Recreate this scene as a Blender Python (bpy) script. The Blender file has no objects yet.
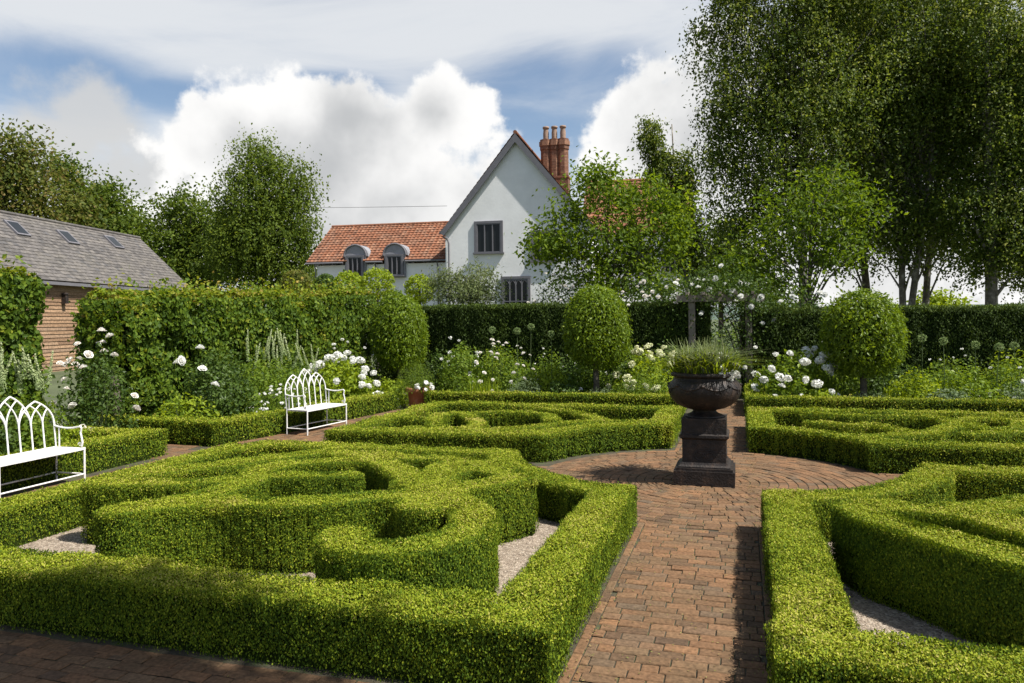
import bpy, math
import numpy as np
from mathutils import Vector, Matrix

rng = np.random.default_rng(7)
C = bpy.context.scene.collection
SC = bpy.context.scene
PI = math.pi

# ------------------------------------------------------------------ camera frame
# World frame = garden frame: origin at the urn, +y along the brick path, +x to the right.
FOC, HZ, CAMH, UX, UY, ROLL = 760.0, 320.5, 2.0, 2.38, 9.2, 0.0105
YAW = math.atan2(230, 760)
CY, SY = math.cos(YAW), math.sin(YAW)
CAM = np.array([-(UX*CY-UY*SY), -(UX*SY+UY*CY), CAMH])

def bearing(px, d):
    """ground point seen on a bearing (photo column) at a distance in front of the viewpoint"""
    X = (px-512.0)/FOC*d
    return (X-UX)*CY-(d-UY)*SY, (X-UX)*SY+(d-UY)*CY

def height(px, py, d):
    return CAMH + (HZ-py-ROLL*(px-512))/FOC*d

# ------------------------------------------------------------------ mesh building
class MB:
    def __init__(s): s.V = []; s.F = []; s.n = 0
    def add(s, V, F, m=0, rnd=None):
        V = np.asarray(V, float).reshape(-1, 3); F = np.asarray(F, int)
        if len(F) == 0: return s
        if rnd is None: rnd = np.full(len(F), rng.random())
        s.V.append(V); s.F.append((F+s.n, m, np.broadcast_to(np.asarray(rnd, float), (len(F),)))); s.n += len(V)
        return s
    def box(s, c, d, rz=0, m=0, rnd=None, top=(1, 1)):
        x, y, z = np.array(d)/2.0
        V = np.array([(-x,-y,-z),(x,-y,-z),(x,y,-z),(-x,y,-z),(-x*top[0],-y*top[1],z),(x*top[0],-y*top[1],z),(x*top[0],y*top[1],z),(-x*top[0],y*top[1],z)])
        R = np.array([[math.cos(rz),-math.sin(rz),0],[math.sin(rz),math.cos(rz),0],[0,0,1]])
        return s.add(V@R.T+np.array(c), [(0,3,2,1),(4,5,6,7),(0,1,5,4),(1,2,6,5),(2,3,7,6),(3,0,4,7)], m, rnd)
    def prism(s, poly, z0, z1, m=0, rnd=None, axis='z', off=0):
        """extrude a 2D outline between z0 and z1 along the chosen axis"""
        P = np.array(poly, float); n = len(P)
        if axis == 'z': mk = lambda q, z: np.column_stack([q, np.full(n, z)])
        else: mk = lambda q, z: np.column_stack([q[:, 0], np.full(n, z), q[:, 1]])
        V = np.vstack([mk(P, z0), mk(P, z1)])
        b = s.n
        s.add(V, [(i, (i+1) % n, n+(i+1) % n, n+i) for i in range(n)], m, rnd)
        s.F.append((np.array([list(range(n))[::-1]])+b, m, np.full(1, .5))); s.F.append((np.array([list(range(n, 2*n))])+b, m, np.full(1, .5)))
        return s
    def tube(s, P, r, n=8, m=0, rnd=None, cap=True):
        P = np.asarray(P, float); k = len(P); r = np.broadcast_to(np.asarray(r, float), (k,))
        T = np.gradient(P, axis=0); T /= np.linalg.norm(T, axis=1)[:, None]+1e-9
        ref = np.array([0, 0, 1.0]) if abs(T[0, 2]) < .9 else np.array([1.0, 0, 0])
        V = []
        a = np.linspace(0, 2*PI, n, endpoint=False)
        u = np.cross(T[0], ref)
        for i in range(k):
            u = u-T[i]*np.dot(u, T[i]); u /= np.linalg.norm(u)+1e-9
            w = np.cross(T[i], u)
            V.append(P[i]+r[i]*(np.cos(a)[:, None]*u+np.sin(a)[:, None]*w))
        F = [(i*n+j, i*n+(j+1) % n, (i+1)*n+(j+1) % n, (i+1)*n+j) for i in range(k-1) for j in range(n)]
        b = s.n
        s.add(np.vstack(V), F, m, rnd)
        if cap:
            s.F.append((np.array([list(range(n))[::-1]])+b, m, np.full(1, .5)))
            s.F.append((np.array([[(k-1)*n+j for j in range(n)]])+b, m, np.full(1, .5)))
        return s
    def lathe(s, prof, n=48, c=(0, 0, 0), m=0, rnd=None, mod=None):
        prof = np.array(prof, float); k = len(prof)
        a = np.linspace(0, 2*PI, n, endpoint=False)
        V = []
        for i, (r, z) in enumerate(prof):
            rr = np.full(n, r) if mod is None else r*mod(i/(k-1), a, z)
            V.append(np.column_stack([rr*np.cos(a), rr*np.sin(a), np.full(n, z)]))
        F = [(i*n+j, i*n+(j+1) % n, (i+1)*n+(j+1) % n, (i+1)*n+j) for i in range(k-1) for j in range(n)]
        return s.add(np.vstack(V)+np.array(c), F, m, rnd)
    def build(s, name, mats, parent=None, loc=None, rotz=0, smooth=False):
        me = bpy.data.meshes.new(name)
        V = np.vstack(s.V) if s.V else np.zeros((0, 3))
        me.vertices.add(len(V)); me.vertices.foreach_set('co', V.astype(np.float32).ravel())
        loops = np.concatenate([f.ravel() for f, _, _ in s.F])
        cnt = np.concatenate([np.full(len(f), f.shape[1]) for f, _, _ in s.F])
        me.loops.add(len(loops)); me.loops.foreach_set('vertex_index', loops.astype(np.int32))
        me.polygons.add(len(cnt))
        st = np.concatenate([[0], np.cumsum(cnt)[:-1]])
        me.polygons.foreach_set('loop_start', st.astype(np.int32))
        me.polygons.foreach_set('material_index', np.concatenate([np.full(len(f), m) for f, m, _ in s.F]).astype(np.int32))
        me.polygons.foreach_set('use_smooth', np.full(len(cnt), bool(smooth)))
        at = me.attributes.new('rnd', 'FLOAT', 'FACE'); at.data.foreach_set('value', np.concatenate([r for _, _, r in s.F]).astype(np.float32))
        me.update(calc_edges=True); me.validate()
        for m in (mats if isinstance(mats, (list, tuple)) else [mats]): me.materials.append(m)
        o = bpy.data.objects.new(name, me); C.objects.link(o)
        if parent: o.parent = parent
        if loc is not None: o.location = loc
        o.rotation_euler = (0, 0, rotz)
        return o

def tag(o, label, cat, group=None, kind=None):
    o['label'] = label; o['category'] = cat
    if group: o['group'] = group
    if kind: o['kind'] = kind
    return o
def thing(name, label, cat, loc=(0, 0, 0), rotz=0, group=None):
    o = bpy.data.objects.new(name, None); C.objects.link(o); o.empty_display_size = .1
    o.location = loc; o.rotation_euler = (0, 0, rotz)
    return tag(o, label, cat, group)
def struct(o): o['kind'] = 'structure'; return o
def dup(root, loc, rotz, label=None, scale=None):
    r = root.copy(); C.objects.link(r); r.location = loc; r.rotation_euler = (0, 0, rotz)
    if label: r['label'] = label
    if scale: r.scale = (scale,)*3
    for ch in list(root.children):
        c = ch.copy(); C.objects.link(c); c.parent = r
        for g in list(ch.children):
            d = g.copy(); C.objects.link(d); d.parent = c
    return r
def part_copy(src, parent, loc, rot=(0, 0, 0), sc=1.0, name=None):
    o = bpy.data.objects.new(name or src.name, src); C.objects.link(o); o.parent = parent
    o.location = loc; o.rotation_euler = rot; o.scale = (sc,)*3
    return o

# ------------------------------------------------------------------ materials
def newmat(name):
    m = bpy.data.materials.new(name); m.use_nodes = True
    nt = m.node_tree; nt.nodes.clear()
    out = nt.nodes.new('ShaderNodeOutputMaterial')
    return m, nt, out
def N(nt, typ, **kw):
    n = nt.nodes.new(typ)
    for k, v in kw.items():
        if k.startswith('i_'):
            key = k[2:]; key = int(key) if key.isdigit() else key.replace('_', ' ')
            n.inputs[key].default_value = v
        else: setattr(n, k, v)
    return n
def ramp(nt, fac, stops):
    r = nt.nodes.new('ShaderNodeValToRGB'); e = r.color_ramp.elements
    while len(e) < len(stops): e.new(.5)
    for el, (p, c) in zip(e, stops): el.position = p; el.color = (*c, 1)
    nt.links.new(fac, r.inputs[0]); return r.outputs[0]
def leafmat(name, cols, trans=.35, rough=.45, spec=.4):
    m, nt, out = newmat(name)
    a = N(nt, 'ShaderNodeAttribute', attribute_name='rnd')
    col = ramp(nt, a.outputs['Fac'], [(i/(len(cols)-1), c) for i, c in enumerate(cols)])
    p = N(nt, 'ShaderNodeBsdfPrincipled'); p.inputs['Roughness'].default_value = rough+.12
    p.inputs['Specular IOR Level'].default_value = spec*.45
    t = N(nt, 'ShaderNodeBsdfTranslucent')
    hs = N(nt, 'ShaderNodeHueSaturation'); hs.inputs['Value'].default_value = 1.5; hs.inputs['Saturation'].default_value = 1.05; hs.inputs['Hue'].default_value = .485
    mx = N(nt, 'ShaderNodeMixShader'); mx.inputs[0].default_value = trans
    L = nt.links.new
    L(col, p.inputs['Base Color']); L(col, hs.inputs['Color']); L(hs.outputs[0], t.inputs['Color'])
    L(p.outputs[0], mx.inputs[1]); L(t.outputs[0], mx.inputs[2]); L(mx.outputs[0], out.inputs[0])
    return m
def plain(name, col, rough=.6, var=.25, scale=6.0, bump=.0, metal=0, spec=.5, bscale=None, col2=None, detail=6):
    m, nt, out = newmat(name); L = nt.links.new
    tc = N(nt, 'ShaderNodeTexCoord'); nz = N(nt, 'ShaderNodeTexNoise'); nz.inputs['Scale'].default_value = scale; nz.inputs['Detail'].default_value = detail; nz.inputs['Roughness'].default_value = .65
    L(tc.outputs['Object'], nz.inputs['Vector'])
    c = np.array(col); c2 = c*(1+var) if col2 is None else np.array(col2)
    cc = ramp(nt, nz.outputs['Fac'], [(.3, tuple(c*(1-var))), (.5, tuple(c)), (.72, tuple(np.clip(c2, 0, 1)))])
    p = N(nt, 'ShaderNodeBsdfPrincipled'); p.inputs['Roughness'].default_value = rough; p.inputs['Metallic'].default_value = metal; p.inputs['Specular IOR Level'].default_value = spec
    L(cc, p.inputs['Base Color'])
    if bump:
        n2 = N(nt, 'ShaderNodeTexNoise'); n2.inputs['Scale'].default_value = bscale or scale*6; n2.inputs['Detail'].default_value = 8
        L(tc.outputs['Object'], n2.inputs['Vector'])
        b = N(nt, 'ShaderNodeBump'); b.inputs['Strength'].default_value = bump; b.inputs['Distance'].default_value = .02
        L(n2.outputs['Fac'], b.inputs['Height']); L(b.outputs[0], p.inputs['Normal'])
    L(p.outputs[0], out.inputs[0]); return m
def tilemat(name, cols, rough=.8, nscale=3., grime=(.08, .07, .05), gamt=.45, spec=.3, fine=40, glo=.48, ghi=.75):
    """per-piece colour from the rnd attribute, weathered by noise"""
    m, nt, out = newmat(name); L = nt.links.new
    a = N(nt, 'ShaderNodeAttribute', attribute_name='rnd')
    base = ramp(nt, a.outputs['Fac'], [(i/(len(cols)-1), c) for i, c in enumerate(cols)])
    tc = N(nt, 'ShaderNodeTexCoord')
    n1 = N(nt, 'ShaderNodeTexNoise'); n1.inputs['Scale'].default_value = nscale; n1.inputs['Detail'].default_value = 8; n1.inputs['Roughness'].default_value = .7
    L(tc.outputs['Object'], n1.inputs['Vector'])
    f = N(nt, 'ShaderNodeMapRange'); f.inputs[1].default_value = glo; f.inputs[2].default_value = ghi; f.inputs[4].default_value = gamt
    L(n1.outputs['Fac'], f.inputs[0])
    mx = N(nt, 'ShaderNodeMix', data_type='RGBA'); L(f.outputs[0], mx.inputs[0]); L(base, mx.inputs[6]); mx.inputs[7].default_value = (*grime, 1)
    n2 = N(nt, 'ShaderNodeTexNoise'); n2.inputs['Scale'].default_value = fine; n2.inputs['Detail'].default_value = 6; L(tc.outputs['Object'], n2.inputs['Vector'])
    v = N(nt, 'ShaderNodeMapRange'); v.inputs[1].default_value = .3; v.inputs[2].default_value = .7; v.inputs[3].default_value = .65; v.inputs[4].default_value = 1.3; L(n2.outputs['Fac'], v.inputs[0])
    mu = N(nt, 'ShaderNodeVectorMath', operation='SCALE'); L(mx.outputs[2], mu.inputs[0]); L(v.outputs[0], mu.inputs['Scale'])
    p = N(nt, 'ShaderNodeBsdfPrincipled'); p.inputs['Roughness'].default_value = rough; p.inputs['Specular IOR Level'].default_value = spec
    L(mu.outputs[0], p.inputs['Base Color'])
    b = N(nt, 'ShaderNodeBump'); b.inputs['Strength'].default_value = .35; b.inputs['Distance'].default_value = .01; L(n2.outputs['Fac'], b.inputs['Height']); L(b.outputs[0], p.inputs['Normal'])
    L(p.outputs[0], out.inputs[0]); return m

M = {}
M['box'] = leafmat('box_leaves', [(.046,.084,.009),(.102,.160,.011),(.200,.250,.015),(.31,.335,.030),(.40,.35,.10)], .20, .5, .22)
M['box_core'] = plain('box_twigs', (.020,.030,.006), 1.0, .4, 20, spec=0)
M['beech'] = leafmat('beech_leaves', [(.045,.085,.010),(.085,.145,.013),(.150,.215,.018),(.26,.28,.030),(.34,.25,.06)], .4, .45, .4)
M['yew'] = leafmat('yew_needles', [(.028,.048,.009),(.045,.074,.011),(.072,.110,.015),(.11,.155,.02)], .2, .5, .35)
M['yew_core'] = plain('yew_core', (.012,.020,.005), 1.0, .3, 10, spec=0)
M['laurel'] = leafmat('laurel_leaves', [(.065,.110,.010),(.115,.180,.013),(.170,.245,.018),(.23,.30,.025)], .4, .3, .5)
M['birch'] = leafmat('birch_leaves', [(.034,.062,.010),(.064,.102,.013),(.108,.152,.018),(.175,.22,.033),(.30,.32,.10)], .42, .4, .45)
M['dark_tree'] = leafmat('broad_leaves', [(.045,.078,.010),(.078,.122,.014),(.120,.170,.020),(.17,.22,.03)], .45, .45, .4)
M['gold_tree'] = leafmat('bronze_leaves', [(.05,.075,.012),(.09,.12,.018),(.15,.155,.03),(.21,.16,.05)], .42, .45, .4)
M['maple'] = leafmat('maple_leaves', [(.07,.12,.010),(.115,.180,.013),(.165,.235,.018),(.22,.29,.03)], .5, .4, .4)
M['herb'] = leafmat('herb_leaves', [(.065,.120,.012),(.105,.170,.016),(.150,.220,.022),(.20,.26,.035)], .45, .45, .4)
M['lime'] = leafmat('lime_leaves', [(.11,.17,.012),(.17,.24,.016),(.24,.31,.020),(.31,.37,.03)], .4, .45, .4)
M['deep'] = leafmat('deep_leaves', [(.030,.060,.010),(.050,.090,.014),(.075,.125,.020),(.10,.15,.03)], .35, .35, .5)
M['grey'] = leafmat('grey_leaves', [(.10,.15,.07),(.14,.19,.09),(.18,.23,.12),(.22,.27,.15)], .3, .6, .3)
M['olive'] = leafmat('olive_leaves', [(.09,.12,.04),(.13,.17,.06),(.17,.20,.08),(.23,.25,.12)], .3, .5, .3)
M['spire'] = leafmat('spire_buds', [(.20,.28,.12),(.32,.38,.18),(.45,.50,.28),(.6,.62,.42)], .3, .6, .3)
M['white'] = leafmat('white_petals', [(.62,.62,.55),(.74,.74,.68),(.80,.80,.77),(.82,.82,.80)], .25, .55, .2)
M['cream'] = leafmat('cream_petals', [(.45,.50,.24),(.60,.62,.36),(.72,.71,.48),(.78,.77,.62)], .25, .55, .2)
M['blush'] = leafmat('blush_petals', [(.60,.54,.46),(.72,.66,.59),(.79,.76,.70),(.81,.80,.76)], .25, .55, .2)
M['allium'] = leafmat('allium_buds', [(.10,.16,.05),(.14,.20,.07),(.18,.24,.09),(.24,.29,.13)], .25, .6, .2)
M['bark'] = plain('bark', (.09,.075,.055), .9, .45, 8, .8)
M['birch_bark'] = plain('birch_bark', (.15,.13,.105), .85, .6, 3.5, .6, col2=(.50,.47,.42))
M['stem'] = plain('green_stem', (.06,.09,.025), .7, .3, 15)
M['brick'] = tilemat('path_brick', [(.085,.054,.033),(.132,.077,.041),(.158,.085,.043),(.140,.090,.050),(.200,.106,.052),(.106,.076,.049)], .92, 2.6, (.085,.060,.032), .6, .22, 42, .45, .70)
M['mortar'] = plain('path_joint', (.050,.042,.024), .95, .4, 7, .5, col2=(.050,.075,.018))
M['gravel'] = None
M['soil'] = plain('border_soil', (.045,.032,.022), .95, .4, 8, .8)
M['grass'] = plain('meadow_grass', (.060,.075,.030), .95, .35, .4, .4, bscale=30)
M['hill'] = plain('hill_woodland', (.055,.085,.060), .95, .4, .01)
M['iron'] = plain('cast_iron', (.020,.015,.013), .58, .5, 9, .35, col2=(.060,.038,.026), bscale=45, spec=.35)
M['whitemetal'] = plain('white_painted_iron', (.70,.69,.66), .5, .16, 18, .15)
M['terra'] = plain('terracotta', (.36,.135,.065), .85, .25, 7, .25, col2=(.42,.22,.14))
M['render'] = plain('white_render', (.80,.80,.79), .9, .08, .9, .2, bscale=7, detail=10)
M['pantile'] = tilemat('clay_pantile', [(.13,.060,.036),(.19,.082,.046),(.245,.10,.053),(.20,.105,.068),(.30,.15,.088)], .85, .5, (.13,.075,.045), .55, .25, 8)
M['slate'] = tilemat('grey_slate', [(.070,.064,.060),(.092,.084,.078),(.115,.105,.097),(.135,.122,.108),(.082,.078,.077)], .65, .6, (.12,.11,.085), .5, .4, 6)
M['greypaint'] = plain('grey_painted_timber', (.135,.132,.145), .6, .12, 4)
M['palepaint'] = plain('pale_grey_render', (.25,.25,.27), .8, .12, 3)
M['lead'] = plain('lead_sheet', (.24,.25,.27), .55, .2, 2)
M['timber'] = tilemat('larch_boards', [(.17,.105,.064),(.24,.15,.088),(.30,.195,.118),(.22,.15,.10)], .8, 1.2, (.17,.12,.08), .4, .25, 14)
M['oldwood'] = plain('weathered_oak', (.20,.17,.135), .85, .3, 6, .5)
M['redbrick'] = tilemat('chimney_brick', [(.13,.068,.045),(.19,.095,.06),(.25,.135,.085),(.18,.105,.075)], .85, 2.2, (.16,.10,.07), .4, .25, 12)
M['claypot'] = plain('buff_clay_pot', (.27,.18,.13), .8, .2, 4)
M['litter'] = leafmat('fallen_leaves', [(.10,.07,.03),(.20,.13,.05),(.14,.16,.04),(.30,.24,.10)], .1, .7, .2)
def glassmat():
    m, nt, out = newmat('window_glass'); p = N(nt, 'ShaderNodeBsdfPrincipled')
    p.inputs['Base Color'].default_value = (.015,.018,.020,1); p.inputs['Roughness'].default_value = .10; p.inputs['Specular IOR Level'].default_value = .22
    tc = N(nt, 'ShaderNodeTexCoord'); n = N(nt, 'ShaderNodeTexNoise'); n.inputs['Scale'].default_value = 1.5
    b = N(nt, 'ShaderNodeBump'); b.inputs['Strength'].default_value = .06; nt.links.new(tc.outputs['Object'], n.inputs['Vector']); nt.links.new(n.outputs['Fac'], b.inputs['Height']); nt.links.new(b.outputs[0], p.inputs['Normal'])
    nt.links.new(p.outputs[0], out.inputs[0]); return m
M['glass'] = glassmat()
def gravelmat():
    m, nt, out = newmat('pea_gravel'); L = nt.links.new
    tc = N(nt, 'ShaderNodeTexCoord'); v = N(nt, 'ShaderNodeTexVoronoi'); v.inputs['Scale'].default_value = 55; L(tc.outputs['Object'], v.inputs['Vector'])
    sx = N(nt, 'ShaderNodeSeparateColor'); L(v.outputs['Color'], sx.inputs[0])
    col = ramp(nt, sx.outputs[0], [(0, (.13,.10,.075)), (.35, (.22,.172,.128)), (.7, (.30,.24,.18)), (1, (.40,.34,.27))])
    n = N(nt, 'ShaderNodeTexNoise'); n.inputs['Scale'].default_value = 3; n.inputs['Detail'].default_value = 5; L(tc.outputs['Object'], n.inputs['Vector'])
    mr = N(nt, 'ShaderNodeMapRange'); mr.inputs[3].default_value = .75; mr.inputs[4].default_value = 1.2; L(n.outputs['Fac'], mr.inputs[0])
    sc = N(nt, 'ShaderNodeVectorMath', operation='SCALE'); L(col, sc.inputs[0]); L(mr.outputs[0], sc.inputs['Scale'])
    p = N(nt, 'ShaderNodeBsdfPrincipled'); p.inputs['Roughness'].default_value = .85; L(sc.outputs[0], p.inputs['Base Color'])
    b = N(nt, 'ShaderNodeBump'); b.invert = True; b.inputs['Strength'].default_value = .9; b.inputs['Distance'].default_value = .012; L(v.outputs['Distance'], b.inputs['Height']); L(b.outputs[0], p.inputs['Normal'])
    L(p.outputs[0], out.inputs[0]); return m
M['gravel'] = gravelmat()
M['pebble'] = tilemat('pebbles', [(.18,.14,.10),(.28,.225,.17),(.38,.32,.25),(.24,.20,.15)], .8, 8, (.2,.17,.13), .3, .3, 60)

# ------------------------------------------------------------------ leaf scatter
def unit(v): return v/(np.linalg.norm(v, axis=-1, keepdims=True)+1e-9)
def leaf_quads(mb, P, Nn, L, spread=.7, width=.55, m=0, rnd=None, axis=None, cup=.18):
    n = len(P)
    if n == 0: return
    L = np.broadcast_to(np.asarray(L, float), (n,))[:, None]
    nn = unit(Nn+spread*rng.normal(size=(n, 3)))
    a = rng.normal(size=(n, 3)) if axis is None else axis+.35*rng.normal(size=(n, 3))
    a = unit(a-nn*(a*nn).sum(1, keepdims=True)); b = np.cross(nn, a)
    w = L*width*.5
    V = np.stack([P-a*L*.5, P+b*w+nn*L*cup*.4-a*L*.05, P+a*L*.5, P-b*w+nn*L*cup*.4-a*L*.05], 1).reshape(-1, 3)
    F = np.arange(4*n).reshape(n, 4)
    if rnd is None: rnd = np.clip(rng.normal(.45, .22, n), 0, 1)
    mb.add(V, F, m, rnd)

def wob(P, f=2.3, ph=0.0):
    return (np.sin(P[:, 0]*f+ph)*np.cos(P[:, 1]*f*1.13+ph*1.7)+.6*np.sin(P[:, 0]*f*2.7+1.3+ph)*np.sin(P[:, 1]*f*2.3+P[:, 2]*f*3+.4))

def cam_dist(P): return np.linalg.norm(P-CAM, axis=1)

class Hedge:
    """one clipped hedge grown along several strips; a strip is (points, width, square ends)"""
    def __init__(s, strips, h, base=0.0):
        s.seg = []; s.h = h; s.base = base
        for pts, w, sq in strips:
            pts = np.array(pts, float)
            for i in range(len(pts)-1): s.seg.append((pts[i], pts[i+1], w/2, sq))
    def sd(s, Q, i):
        a, b, r, sq = s.seg[i]; d = b-a; l = np.linalg.norm(d)+1e-9; t = d/l; nrm = np.array([-t[1], t[0]])
        q = Q-a; u = q@t; v = q@nrm
        if sq: return np.maximum(np.abs(u-l/2)-l/2-r, np.abs(v)-r)
        uc = np.clip(u, 0, l); return np.hypot(u-uc, v)-r
    def sdf(s, Q): return np.min([s.sd(Q, i) for i in range(len(s.seg))], axis=0)
    def sample(s, dens):
        T = []; S = []; SN = []
        for i, (a, b, r, sq) in enumerate(s.seg):
            d = b-a; l = np.linalg.norm(d)+1e-9; t = d/l; nrm = np.array([-t[1], t[0]]); e = r
            n = rng.poisson((l+2*e)*2*r*dens)
            u = rng.uniform(-e, l+e, n); v = rng.uniform(-r, r, n); Q = a+u[:, None]*t+v[:, None]*nrm
            k = s.sd(Q, i) < 0
            for j in range(i): k &= s.sd(Q, j) >= 0
            T.append(Q[k])
            ee = e if sq else 0
            n = rng.poisson((l+2*ee)*2*s.h*dens)
            u = rng.uniform(-ee, l+ee, n); sg = rng.choice([-1, 1], n); Q1 = a+u[:, None]*t+(sg*r)[:, None]*nrm; N1 = sg[:, None]*nrm
            if sq:
                n = rng.poisson(4*r*s.h*dens); v = rng.uniform(-r, r, n); sg = rng.choice([-1, 1], n)
                Q2 = a+(l/2+sg*(l/2+r))[:, None]*t+v[:, None]*nrm; N2 = sg[:, None]*t
            else:
                n = rng.poisson(4*PI*r*s.h*dens); th = rng.uniform(0, 2*PI, n); N2 = np.column_stack([np.cos(th), np.sin(th)])
                Q2 = np.where((rng.random(n) < .5)[:, None], a, b)+N2*r
                k2 = s.sd(Q2, i) > -.004; Q2 = Q2[k2]; N2 = N2[k2]
            Qs = np.vstack([Q1, Q2]); Ns = np.vstack([N1, N2])
            k = np.ones(len(Qs), bool)
            for j in range(len(s.seg)):
                if j != i: k &= s.sd(Qs, j) > -.004
            S.append(Qs[k]); SN.append(Ns[k])
        return np.vstack(T), np.vstack(S), np.vstack(SN)
    def grow(s, name, label, group=None, mat='box', core='box_core', Lmin=.0150, lod=.0020, cover=2.35, rough=.014, cell=.03, inset=.045, parent=None, spread=.62, width=.56, tipx=1.0, rise=None):
        mb = MB(); h = s.h
        dens = cover/(Lmin**2*.42)
        allp = np.array([p for sg in s.seg for p in (sg[0], sg[1])])
        dmin = max(.5, np.min(np.linalg.norm(np.array([a+(b-a)*f for a, b, _, _ in s.seg for f in np.linspace(0, 1, 9)])-CAM[:2], axis=1)))
        L0 = max(Lmin, lod*dmin); dens = cover/(L0**2*.42)
        T, S, SN = s.sample(dens)
        # top with rounded shoulders
        e = np.clip(-s.sdf(T), 0, 1); R = .045
        z = h-np.where(e < R, R-np.sqrt(np.maximum(R*R-(R-np.minimum(e, R))**2, 0)), 0)*.8
        P = np.column_stack([T, z]); nt = np.tile([0, 0, 1.0], (len(P), 1))
        zs = h*rng.random(len(S))**.85
        P2 = np.column_stack([S, zs]); n2 = np.column_stack([SN, np.full(len(S), .02)])
        P = np.vstack([P, P2]); Nn = np.vstack([nt, n2]); isT = np.arange(len(P)) < len(T)
        d = cam_dist(P); L = np.maximum(Lmin, lod*d)
        keep = rng.random(len(P)) < (L0/L)**2
        P, Nn, L, isT = P[keep], Nn[keep], L[keep], isT[keep]
        if rough > .05:      # loose hedges: billowing clumps
            cl = P[rng.integers(0, len(P), 260)]
            for q in range(0, len(P), 20000):
                dm = np.min(((P[q:q+20000, None]-cl[None])**2).sum(2), axis=1)
                P[q:q+20000] += Nn[q:q+20000]*(rough*(1.3-dm/.09))[:, None].clip(-1.2*rough, 1.3*rough)
        else: P = P+Nn*(rough*wob(P, 3.1)[:, None]+rough*.8*wob(P, 11.0, 2.)[:, None])
        P = P+Nn*(np.where(isT, rng.uniform(-2.3, .4, len(P)), rng.uniform(-3.4, .4, len(P)))*np.minimum(L, .03)*1.25)[:, None]
        if rough < .03:
            thin = (P[:, 2] < .09) & (rng.random(len(P)) < .55); P, Nn, L, isT = P[~thin], Nn[~thin], L[~thin], isT[~thin]
        # a few stray shoots stand proud of the clip
        st = rng.random(len(P)) < .05
        P[st] += Nn[st]*rng.uniform(.2, 1.0, (st.sum(), 1))*np.minimum(L[st], .03)[:, None]*1.6
        if rough > .05:
            sh_ = isT & (rng.random(len(P)) < .16); P[sh_, 2] += np.abs(rng.normal(0, .15, sh_.sum())); fl_ = ~isT & (rng.random(len(P)) < .10); P[fl_] += Nn[fl_]*np.abs(rng.normal(0, .10, (fl_.sum(), 1)))
        up = np.tile([0, 0, 1.0], (len(P), 1))
        brown = np.clip(wob(P, 1.15, 9.)*wob(P, 2.9, 3.)-.75, 0, 1)
        rnd = np.clip(rng.normal(.24, .20, len(P))+.10*wob(P, 1.7, 4.)+isT*.32+.5*brown, 0, 1)  # top leaves tinted paler: yellow young tips, plus lit-top contrast put into the colour
        P[:, 2] += s.base
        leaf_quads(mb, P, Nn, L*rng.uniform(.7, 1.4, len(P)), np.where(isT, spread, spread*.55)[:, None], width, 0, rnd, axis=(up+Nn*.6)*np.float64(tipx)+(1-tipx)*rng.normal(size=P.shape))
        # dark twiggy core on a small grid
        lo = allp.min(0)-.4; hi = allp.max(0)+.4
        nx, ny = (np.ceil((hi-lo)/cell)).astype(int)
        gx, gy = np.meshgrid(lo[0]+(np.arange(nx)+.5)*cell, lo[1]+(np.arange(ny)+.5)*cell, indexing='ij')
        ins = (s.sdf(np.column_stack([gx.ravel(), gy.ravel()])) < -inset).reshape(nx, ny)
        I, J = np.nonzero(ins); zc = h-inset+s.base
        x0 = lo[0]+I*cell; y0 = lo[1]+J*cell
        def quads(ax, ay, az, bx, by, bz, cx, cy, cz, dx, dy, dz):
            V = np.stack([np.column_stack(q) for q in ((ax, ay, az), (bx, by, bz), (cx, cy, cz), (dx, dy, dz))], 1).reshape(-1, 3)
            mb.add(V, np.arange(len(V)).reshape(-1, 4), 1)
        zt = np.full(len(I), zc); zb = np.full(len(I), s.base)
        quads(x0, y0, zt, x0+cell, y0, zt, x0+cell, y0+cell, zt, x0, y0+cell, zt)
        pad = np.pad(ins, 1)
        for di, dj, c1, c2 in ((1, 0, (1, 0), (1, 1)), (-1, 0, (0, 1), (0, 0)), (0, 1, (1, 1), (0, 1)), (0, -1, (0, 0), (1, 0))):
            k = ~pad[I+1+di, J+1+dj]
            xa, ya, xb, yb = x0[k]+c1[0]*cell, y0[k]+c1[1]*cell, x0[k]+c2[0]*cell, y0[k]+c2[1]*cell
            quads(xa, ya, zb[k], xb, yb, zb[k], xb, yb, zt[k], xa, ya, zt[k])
        if rise:
            for V_ in mb.V: V_[:, 2] *= 1+rise[1]*(V_[:, 1]-rise[0])
        o = mb.build(name, [M[mat], M[core]], parent)
        if label: tag(o, label, 'hedge', group)
        return o

def arc(r, a0, a1, n=7, c=(0, 0)):
    return [(c[0]+r*math.cos(math.radians(a)), c[1]+r*math.sin(math.radians(a))) for a in np.linspace(a0, a1, n)]
def smooth(pts, n=6, closed=False):
    P = np.array(pts, float)
    if closed: P = np.vstack([P[-1], P, P[0], P[1]])
    else: P = np.vstack([2*P[0]-P[1], P, 2*P[-1]-P[-2]])
    out = []
    for i in range(1, len(P)-2):
        for t in np.linspace(0, 1, n, endpoint=False):
            p0, p1, p2, p3 = P[i-1:i+3]
            out.append(.5*((2*p1)+(-p0+p2)*t+(2*p0-5*p1+4*p2-p3)*t*t+(-p0+3*p1-3*p2+p3)*t**3))
    out.append(P[-2]); return np.array(out)

HB = .40      # height of the clipped box
def sq(*p, w=.40): return (list(p), w, True)
def rd(pts, w=.34, n=5, closed=False): return (smooth(pts, n, closed), w, False)

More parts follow.
